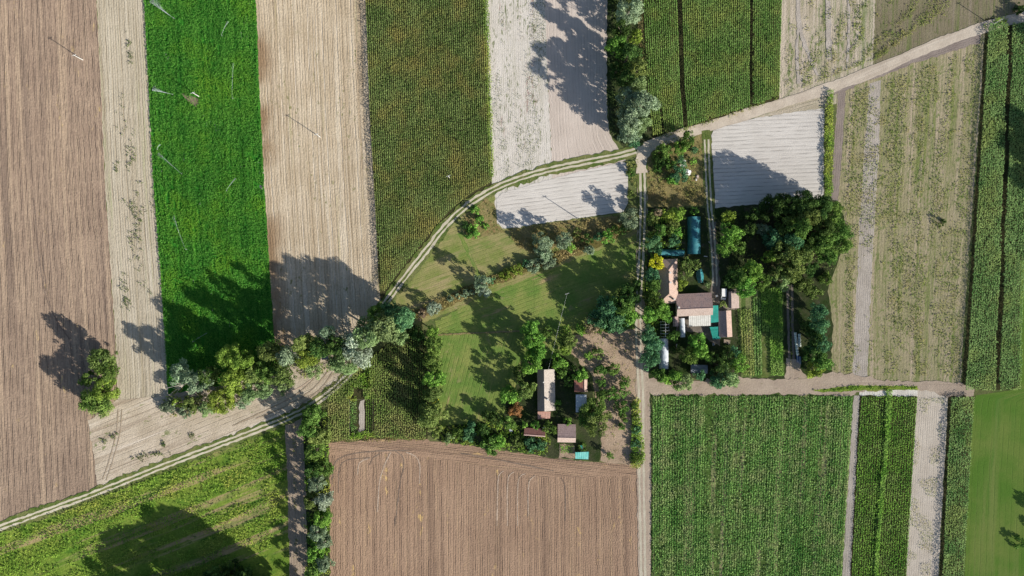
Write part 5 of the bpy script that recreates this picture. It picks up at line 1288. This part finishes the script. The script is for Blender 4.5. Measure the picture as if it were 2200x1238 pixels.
def lean_to(name, label, cat, quad, zs, mat, n, posts=True, wall=None, axis=0, part='roof_panel', gap=.06, rib=True, t=.05):
    """sloping roof of n separate panels between four photo points (nw, ne, se, sw) at heights zs"""
    P = [Vector(W(px, py, z)) for (px, py), z in zip(quad, zs)]
    c = sum(P, Vector()) / 4; o = thing(name, label, cat, (c.x, c.y, 0))
    off = Vector((c.x, c.y, 0)); P = [p - off for p in P]
    nw, ne, se, sw = P
    for i in range(n):
        a, b = i / n, (i + 1) / n
        if axis == 0: q = [sw.lerp(se, a), sw.lerp(se, b), nw.lerp(ne, b), nw.lerp(ne, a)]
        else: q = [sw.lerp(nw, a), se.lerp(ne, a), se.lerp(ne, b), sw.lerp(nw, b)]
        dz = Vector((0, 0, random.uniform(-.012, .012)))
        g = (q[1] - q[0]) if axis == 0 else (q[3] - q[0]); g = g.normalized() * gap / 2
        q = [q[0] + g + dz, q[1] + (-g if axis == 0 else g) + dz, q[2] - g + dz, q[3] + (g if axis == 0 else -g) + dz]
        MB().slab([tuple(v) for v in q], t).build(part, mat, o)
        if rib:
            e0, e1 = (q[1], q[2]) if axis == 0 else (q[3], q[2])
            MB().tube([e0 + Vector((0, 0, .02)), e1 + Vector((0, 0, .02))], .05, 4).build('rib', mat, o)
    if posts:
        for p in (nw, ne, se, sw):
            MB().tube([(p.x * .95, p.y * .95, -.1), (p.x * .95, p.y * .95, p.z - .06)], .07, 6).build('post', WOOD, o)
    return o
lean_to('corrugated_roof', 'whitish ribbed lean-to roof on the south side of the barn', 'canopy', [(1480, 677.5), (1527, 675), (1527, 700), (1480, 701.5)], (3.5, 3.5, 2.5, 2.5), CORR, 11)
lean_to('shade_canopy', 'green-teal canopy between the barn and the long shed', 'canopy', [(1528, 657), (1543, 656), (1544, 692), (1527, 694)], (3.3, 3.3, 2.6, 2.6), TEALG, 2, axis=1, part='canopy_panel', rib=False)
lean_to('shade_net', 'tilted teal shade net below the long shed eave', 'canopy', [(1525, 703), (1546, 702), (1548, 728), (1532, 730)], (2.4, 2.5, 2.3, 2.2), TEALG, 4, axis=1, part='net_panel', rib=True)
lean_to('zinc_roof', 'bright zinc roof below the red-roofed shed', 'canopy', [(1237, 848), (1260, 848), (1260, 886), (1237, 886)], (3.0, 2.8, 2.8, 3.0), METAL, 6, axis=0)
lean_to('annex_roof', 'low patchy red roof at the southern end of the small farmhouse', 'annex', [(1155, 884.5), (1183, 884.5), (1182, 899), (1155, 901)], (3.0, 3.0, 2.2, 2.2), R_['annex'], 5, axis=0, rib=False)
lean_to('mint_canopy', 'small mint teal ribbed canopy at the edge of the tilled field', 'canopy', [(1236, 972), (1265, 971), (1264, 987), (1236, 986)], (2.2, 2.2, 1.9, 1.9), MINT, 6, axis=0)

def tunnel(name, label, cat, cx, cy, wpx, lpx, rz, hgt, mat, nribs=8, endm=None, zref=1.5, wrk=.05):
    x, y, _ = W(cx, cy, zref); k = S * (1 - zref / H); w, l = wpx * k / 2, lpx * k / 2
    t = thing(name, label, cat, (x, y, 0), math.radians(rz))
    nu, nv = 14, max(6, nribs * 3)
    V, F = [], []
    rng = np.random.default_rng(int(cx))
    for side in (1.0, .985):
        for j in range(nv + 1):
            sag = 1 - .02 * abs(math.sin(math.pi * j * nribs / nv))
            for i in range(nu + 1):
                a = math.pi * i / nu
                q = side * sag * (1 + rng.normal() * wrk * .25)
                V.append((-math.cos(a) * w * q, -l + 2 * l * j / nv, max(0.0, math.sin(a)) ** .85 * hgt * q))
    o0 = (nu + 1) * (nv + 1)
    for j in range(nv):
        for i in range(nu):
            a = j * (nu + 1) + i
            F.append((a, a + 1, a + nu + 2, a + nu + 1)); F.append((o0 + a, o0 + a + nu + 1, o0 + a + nu + 2, o0 + a + 1))
    F = [f[::-1] if False else f for f in F]
    link('cover', mesh_np('cover', np.array(V), np.array(F), smooth=True), t, mat)
    for sgn in (-1, 1):
        ring = [(-math.cos(math.pi * i / nu) * w * .97, max(0, math.sin(math.pi * i / nu)) ** .85 * hgt * .97) for i in range(nu + 1)]
        y0 = sgn * l * .985
        MB().prism(ring, min(y0, y0 - sgn * .05), max(y0, y0 - sgn * .05)).build('end_wall', endm or mat, t)
    for j in range(nribs + 1):
        yy = -l + 2 * l * j / nribs
        MB().tube([(-math.cos(math.pi * i / 10) * w * 1.003, yy, max(0.0, math.sin(math.pi * i / 10)) ** .85 * hgt * 1.003 + .0) for i in range(11)], .035, 4).build('hoop', mat, t)
    return t
tunnel('tarpaulin_tunnel', 'big teal tarpaulin tunnel in the northern farm garden', 'tunnel', 1492, 506, 28, 80, 0.6, 3.4, TEAL, 7, WOODWALL)
tunnel('tarpaulin_tunnel', 'short crinkled teal tunnel lying crosswise above the farmhouse', 'tunnel', 1445, 543, 15, 50, 89, 1.9, TEAL, 4, TEAL, wrk=.2)
tunnel('plastic_tunnel', 'cloudy white plastic tunnel on the west side of the farm', 'tunnel', 1427, 760, 20, 65, 1.0, 2.6, PLASTIC, 6, PLASTIC, wrk=.12)
# ribbed tent
x, y, _ = W(1504.5, 593, 1)
t = thing('ribbed_tent', 'small ribbed dark teal tent on the farm lawn', 'tent', (x, y, 0), math.radians(6))
for i in range(5):
    y0 = -2.9 + i * 1.16; wi = [1.15, 1.45, 1.6, 1.5, 1.15][i]; zi = [1.5, 1.9, 2.1, 1.95, 1.5][i]
    for sgn in (-1, 1):
        MB().slab([(0, y0 + .04, zi), (0, y0 + 1.12, zi), (sgn * wi, y0 + 1.12, .25), (sgn * wi, y0 + .04, .25)][::sgn], .05).build('cloth_panel', TENT, t)
    MB().tube([(-wi, y0, .1), (0, y0, zi + .04), (wi, y0, .1)], .05, 5).build('rib', TEALG, t)
MB().tube([(0, -3, 1.55), (0, 0, 2.15), (0, 3, 1.55)], .06, 5).build('ridge_pole', GREYMETAL, t)
# bare hoop frame
x, y, _ = W(1429, 708, 1.5)
t = thing('hoop_frame', 'bare pale hoop frame of an uncovered tunnel', 'frame', (x, y, 0), math.radians(1))
for i in range(6):
    yy = -3.1 + i * 1.3
    MB().tube([(-math.cos(math.pi * k / 10) * 1.9, yy, math.sin(math.pi * k / 10) * 2.4) for k in range(11)], .1, 5).build('hoop', WHITEP, t)
MB().tube([(0, -3.3, 2.45), (0, 3.6, 2.45)], .1, 5).build('ridge_pipe', WHITEP, t)
for sgn in (-1, 1): MB().tube([(sgn * 1.75, -3.3, .9), (sgn * 1.75, 3.6, .9)], .045, 5).build('side_pipe', STEEL, t)

# vehicles
x, y, _ = W(1555, 632, 1.5)
t = thing('van', 'white van parked between the barn and the pale-roofed shed', 'van', (x, y, 0), math.radians(180 - 2))
m = MB(); ring = [(-2.4, .45), (-2.4, 2.0), (-2.25, 2.25), (1.0, 2.25), (1.65, 1.45), (2.35, 1.2), (2.45, .9), (2.45, .45)]
m.add([(-0.95, q[0], q[1]) for q in ring] + [(.95, q[0], q[1]) for q in ring], [tuple(range(8)), tuple(range(15, 7, -1))] + [((i + 1) % 8, i, i + 8, (i + 1) % 8 + 8) for i in range(8)])
m.build('body', WHITEP, t)
MB().slab([(-.82, 1.08, 2.19), (.82, 1.08, 2.19), (.86, 1.60, 1.545), (-.86, 1.60, 1.545)][::-1], -.02).build('windscreen', GLASS, t)
for sgn in (-1, 1):
    MB().box(sgn * .955 - .01, sgn * .955 + .01, .2, 1.0, 1.45, 2.05).build('side_window', GLASS, t)
    MB().box(sgn * .65 - .17, sgn * .65 + .17, 2.44, 2.5, .75, .95).build('headlight', STEEL, t)
    for yy in (-1.5, 1.5):
        wv = MB().tube([(sgn * .72, yy, .36), (sgn * .97, yy, .36)], .36, 12).build('wheel', RUBBER, t)
        MB().tube([(sgn * .975, yy, .36), (sgn * .99, yy, .36)], .2, 8).build('rim', STEEL, wv)
x, y, _ = W(1466, 704, 1.5)
t = thing('covered_trailer', 'long narrow trailer with a rounded silver-grey cover', 'trailer', (x, y, 0), math.radians(2))
ring = [(-1.1, .6), (-1.1, 1.7), (-.85, 2.2), (-.4, 2.45), (.4, 2.45), (.85, 2.2), (1.1, 1.7), (1.1, .6)]
MB().prism(ring, -3.7, 4.0).build('cover', GREYCOVER, t)
MB().box(-.95, .95, -4.1, -3.72, .55, 2.0).build('tailboard', WHITEP, t)
for i in range(5): MB().tube([(a * 1.012, -3.2 + i * 1.7, b * 1.008) for a, b in ring], .035, 4, False).build('strap', STEEL, t)
MB().tube([(0, 4.0, .55), (0, 5.0, .45)], .07, 5).build('drawbar', GREYMETAL, t)
for sgn in (-1, 1):
    wv = MB().tube([(sgn * .8, -.3, .38), (sgn * 1.05, -.3, .38)], .38, 12).build('wheel', RUBBER, t)
    MB().tube([(sgn * 1.055, -.3, .38), (sgn * 1.07, -.3, .38)], .2, 8).build('rim', STEEL, wv)
# wooden hut under the windbreak
x, y, _ = W(699, 765, 1.5)
t = thing('wooden_hut', 'small dark wooden hut with pale front under the windbreak trees', 'hut', (x, y, 0), math.radians(4))
MB().box(-1.2, 1.2, -1.2, 1.2, .5, 2.4).build('wall', WOODWALL, t)
MB().slab([(-1.45, -1.5, 2.45), (1.45, -1.5, 2.45), (1.45, 1.4, 2.8), (-1.45, 1.4, 2.8)], .08).build('roof', GREYMETAL, t)
MB().box(-1.0, 1.0, -1.26, -1.205, 1.0, 2.1).build('front_board', WHITEP, t)
for a in (-1, 1):
    for b in (-1, 1): MB().tube([(a, b, -.1), (a, b, .5)], .09, 6).build('leg', WOOD, t)

# wrapped bales in two rows
BALE = sheet_mat('pale_bale_wrap', (.50, .56, .50), (.62, .68, .62), .4, 2.2, .4, .4)
def bale_mesh():
    rng = [(.0, -.56), (.42, -.56), (.6, -.47), (.645, 0), (.6, .47), (.42, .56), (.0, .56)]; n = 16; vs, fs = [], []
    for r, yy in rng:
        for k in range(n):
            a = 2 * math.pi * k / n; vs.append((r * math.cos(a), yy, .63 + r * math.sin(a)))
    for i in range(len(rng) - 1):
        for k in range(n): fs.append((i * n + k, (i + 1) * n + k, (i + 1) * n + (k + 1) % n, i * n + (k + 1) % n))
    me = bpy.data.meshes.new('bale'); me.from_pydata(vs, [], fs); me.polygons.foreach_set('use_smooth', [True] * len(fs)); me.materials.append(BALE); me.update()
    return me
bm_ = bale_mesh()
ords = ['first', 'second', 'third', 'fourth', 'fifth', 'sixth', 'seventh', 'eighth', 'ninth', 'tenth']
for row, (p0, p1, k, nm) in enumerate([((1707.5, 714), (1712.5, 763), 9, 'long'), ((1716.5, 717), (1717, 745), 5, 'short')]):
    a, b = Vector(W(*p0)), Vector(W(*p1)); ang = math.atan2(b.y - a.y, b.x - a.x) - math.pi / 2
    for i in range(k):
        p = a.lerp(b, (i + .5) / k)
        o = bpy.data.objects.new('wrapped_bale', bm_); COL.objects.link(o); o.location = p
        o.rotation_euler = (0, 0, ang + random.uniform(-.06, .06)); o.scale = (1, 1 * (b - a).length / k / 1.14, random.uniform(.94, 1.03))
        tag(o, f'{ords[i]} pale wrapped bale from the north in the {nm} row', 'bale', 'wrapped bales beside the shaded lane')
# blue pipe racks below the bales
for k, (px, py, l) in enumerate([(1713.5, 771, 'left blue pipe rack at the southern end of the bales'), (1718.5, 774, 'right blue pipe rack at the southern end of the bales')]):
    x, y, _ = W(px, py, .8); t = thing('pipe_rack', l, 'rack', (x, y, 0), math.radians(4))
    for i in range(3): MB().tube([(-.35 + .35 * i, -1.6, .9 - .05 * i), (-.35 + .35 * i, 1.6, .95 - .05 * i)], .09, 6).build('pipe', BLUEP if i != 1 else STEEL, t)
    for yy in (-1.1, 1.1):
        MB().box(-.5, .5, yy - .06, yy + .06, .62, .74).build('crossbar', BLUEP, t)
        for sx in (-.44, .44): MB().box(sx - .05, sx + .05, yy - .055, yy + .055, -.05, .615).build('leg', BLUEP, t)
# scrap heaps
for (cx, cy, lab, its) in [(1467, 349, 'upper heap of white scrap sheets in the thicket', 6), (1482, 370, 'lower heap of white and pink scrap sheets in the thicket', 9), (1499, 382, 'small heap of pinkish rubble east of the thicket', 4)]:
    x, y, _ = W(cx, cy, .6); t = thing('scrap_heap', lab, 'scrap', (x, y, 0)); rnd = random.Random(cx)
    for i in range(its):
        sx, sy = (rnd.uniform(.5, 1.1), rnd.uniform(.4, .9)) if its > 4 else (rnd.uniform(.25, .5), rnd.uniform(.2, .5))
        ox, oy = (rnd.uniform(-1.0, .9), rnd.uniform(-1.3, 1.2)) if its != 9 else (rnd.uniform(-2, 2), rnd.uniform(-1, 1))
        z = .3 + .12 * i; q = [(ox + a * sx, oy + b * sy, z + rnd.uniform(-.2, .25)) for a, b in ((-1, -1), (1, -1), (1, 1), (-1, 1))]
        MB().slab(q, .06).build('sheet', [WHITEP, CONCRETE, R_['salmon'], WHITEP][i % 4] if its != 4 else [R_['barnpink'], CONCRETE][i % 2], t)
    MB().box(-.5, .5, -.5, .5, -.1, .3).build('crate', WOODWALL, t)
# yard odds and ends
for (cx, cy, sx, sy, sz, rz, m_, nm, lab) in [(1540, 636, .9, .8, .9, 20, GREYMETAL, 'water_tank', 'grey tank in the courtyard beside the white van'), (1533, 645, .8, 1.6, .5, 5, WOOD, 'pallet_stack', 'low wooden pallet stack at the barn corner'), (1562, 734, 2.6, 1.6, .7, -8, WOODWALL, 'board_stack', 'brown board stack south of the long shed'), (1566, 738, .8, .8, .6, 30, R_['barnpink'], 'brick_pile', 'pinkish brick pile south of the long shed'), (1455, 744, .8, 1.8, .7, 5, CONCRETE, 'cold_frame', 'small pale cold frame right of the plastic tunnel'), (1533, 740, 1.0, 1.0, .6, 15, GREYMETAL, 'barrel_stand', 'grey barrel stand below the teal shade net'), (1516, 551, 1.5, .35, .25, -5, CONCRETE, 'bench', 'pale bench below the big teal tunnel'), (1249.5, 963, 1.2, 2.2, 1.2, 0, TEALG, 'tarp_box', 'little teal tarped box above the mint canopy'), (1169, 921, 1.4, 1.0, .7, 25, METAL, 'water_trough', 'pale zinc trough beside the dark red low roof'), (1098, 925, 1.3, 1.2, .8, 10, METAL, 'water_trough', 'zinc trough in the shade west of the dark red low roof')]:
    x, y, _ = W(cx, cy, sz); t = thing(nm, lab, nm.replace('_', ' ').split()[-1], (x, y, 0), math.radians(rz))
    k = 3 if sz > .3 else 1
    for i in range(k):
        MB().box(-sx / 2, sx / 2, -sy / 2, sy / 2, sz * i / k + .004, sz * (i + .86) / k).build('layer', m_, t)
    for a in (-1, 1): MB().box(a * sx * .5 - .05, a * sx * .5 + .05, -sy * .52, sy * .52, -.05, sz * 1.02).build('upright', WOOD, t)
for k, (px, py, rz) in enumerate([(1526, 523, -50), (1535, 545, -50)]):
    x, y, _ = W(px, py, .3); o = MB().tube([(-1.1, 0, .28), (0, .05, .3), (1.1, 0, .28)], [.26, .24, .2], 8).build('log', PALEBARK)
    o.location = (x, y, 0); o.rotation_euler = (0, 0, math.radians(rz)); tag(o, ['pale log on the driveway edge, the northern of two', 'pale log on the driveway edge, the southern of two'][k], 'log')

# fences
def fence(name, label, line, h, spacing, mat, rails=2, pr=.06, rail_r=.03):
    p = wxy(line); o = thing(name, label, 'fence', (p[0][0], p[0][1], 0)); org = p[0]
    for a, b in zip(p[:-1], p[1:]):
        L_ = np.hypot(*(b - a)); n = max(1, int(L_ / spacing))
        for i in range(n):
            q = a + (b - a) * i / n - org
            MB().tube([(q[0], q[1], -.1), (q[0], q[1], h)], pr, 5).build('post', mat, o)
        for r in range(rails):
            z = h * (r + 1) / rails * .92; q0, q1 = a - org, b - org
            MB().tube([(q0[0], q0[1], z), (q1[0], q1[1], z)], rail_r, 4).build('rail', mat, o)
    return o
ribbon('fence_grass', [(938, 720), (1000, 716.5), (1060, 714), (1122, 711)], .7, M['dry'], None, .15)
fence('meadow_fence', 'long wire fence dividing the green meadows', [(940, 718.5), (1030, 714.5), (1122, 710.5)], 1.3, 3.0, WOOD, 3, .07, .02)
fence('garden_fence', 'mesh fence around the vegetable plot below the brown-roofed shed', [(1202, 953), (1202, 986), (1234, 986)], 1.4, 1.6, WOOD, 3, .05, .015)
fence('bed_fence', 'wire fence round the garden bed inside the maize garden', [(752, 858), (752, 944), (762, 944), (762, 928), (802, 928), (802, 858), (752, 858)], 1.3, 2.4, WOOD, 2, .05, .015)
poly('sandy_bed', [(772, 860), (783, 860), (783, 926), (771, 926)], M['grayst'])

# power poles
def pole(px, py, h, lab, mat=None):
    x, y, _ = W(px, py, 0); t = thing('utility_pole', lab, 'pole', (x, y, 0), math.radians(20), 'power poles')
    MB().tube([(0, 0, -.2), (0, 0, h)], [.19, .12], 8).build('pole', mat or CONCRETE, t)
    b = MB().box(-.9, .9, -.06, .06, h - .55, h - .42).build('crossarm', STEEL, t)
    for i in (-.8, 0, .8): MB().tube([(i, 0, h - .42), (i, 0, h - .18)], [.06, .045], 6).build('insulator', WHITEP, b)
    return t
POLES = [(178, 129, 'concrete power pole on the brown ploughed field'), (428, 208, 'concrete power pole on the clover field'), (688, 295, 'concrete power pole on the tan stubble field'), (966, 383, 'concrete power pole in the dark maize'), (1240, 469, 'concrete power pole below the small sandy field'), (1216, 631, 'grey wooden power pole on the lower meadow')]
for px, py, l in POLES: pole(px, py, 8.6, l, WOOD if 'meadow' in l else None)
pole(2130, 54, 8.6, 'concrete power pole at the maize corner in the top right')
a = Vector(W(1216, 631)) + Vector((0, 0, 8.2)); b = Vector(W(1175, 800)) + Vector((0, 0, 5.6))
pts = [a.lerp(b, i / 12) - Vector((0, 0, 1.2 * math.sin(math.pi * i / 12))) for i in range(13)]
o = MB().tube(pts, .022, 4).build('service_cable', STEEL); tag(o, 'thin overhead cable from the lower meadow pole towards the small farmhouse', 'cable')
# sprinklers with their water
WATER = NT('water_droplets')
p = WATER.principled((.80, .86, .88), .3, None, 0, .5)
tb = WATER.n('ShaderNodeBsdfTransparent'); mx = WATER.n('ShaderNodeMixShader'); mx.inputs[0].default_value = .42
WATER.t.links.new(tb.outputs[0], mx.inputs[1]); WATER.t.links.new(p, mx.inputs[2])
WATER = WATER.end(mx.outputs[0])
for k, (px, py, tx_, ty_, fan, n, lab) in enumerate([
    (374, 40, 322, 6, .17, 5200, 'sprinkler throwing the widest white jet at the top of the clover'), (372, 204, 328, 196, .12, 4200, 'sprinkler with the short bright jet beside the bare patch'), (478, 78, 493, 48, .06, 900, 'sprinkler with a faint jet in the upper right of the clover'),
    (501, 212, 504, 136, .03, 1100, 'sprinkler with a long thin upright jet on the right of the clover'), (392, 374, 343, 328, .06, 1500, 'sprinkler with a slanting jet at mid-height on the left'), (488, 411, 509, 384, .05, 900, 'sprinkler with a faint jet right of centre in the clover'),
    (401, 536, 376, 464, .04, 1200, 'sprinkler with a long thin jet near the tree shadow'), (416, 734, 447, 716, .04, 500, 'sprinkler in the deep tree shadow'), (340, 322, 347, 312, .12, 700, 'sprinkler at the left edge of the clover')]):
    x, y, _ = W(px, py, 0); t = thing('sprinkler', lab, 'sprinkler', (x, y, 0), 0, 'irrigation sprinklers in the clover')
    r0 = MB().tube([(0, 0, -.05), (0, 0, 1.4)], .05, 6).build('riser', STEEL, t)
    MB().tube([(-.6, 0, .03), (.6, 0, .03)], .05, 5).build('foot', STEEL, t); MB().tube([(0, .6, .04), (0, -.6, .04)], .05, 5).build('foot', STEEL, t)
    v = Vector(((tx_ - px) * S, -(ty_ - py) * S, 0)); L_ = v.length; v.normalize(); rng = np.random.default_rng(k + 3)
    MB().tube([(0, 0, 1.4), tuple(v * .5 + Vector((0, 0, 1.6)))], [.06, .04], 6).build('nozzle', GREYMETAL, t)
    s = rng.uniform(0, 1, n) ** .8; ph = np.abs(rng.normal(size=n)) * fan * s
    sd = -1 if k in (0, 1) else 1
    dx = v.x * np.cos(ph) - sd * v.y * np.sin(ph) * 1; dy = v.y * np.cos(ph) + sd * v.x * np.sin(ph)
    C = np.stack([dx * s * L_, dy * s * L_, 1.5 + 2.6 * s - 3.4 * s * s + rng.normal(size=n) * .12 * s], 1)
    V, F = diamonds(C, rng.normal(size=(n, 3)), .05, .032, rng)
    o = link('water_jet', mesh_np('water_jet', V, F), t, WATER); o['kind'] = 'stuff'
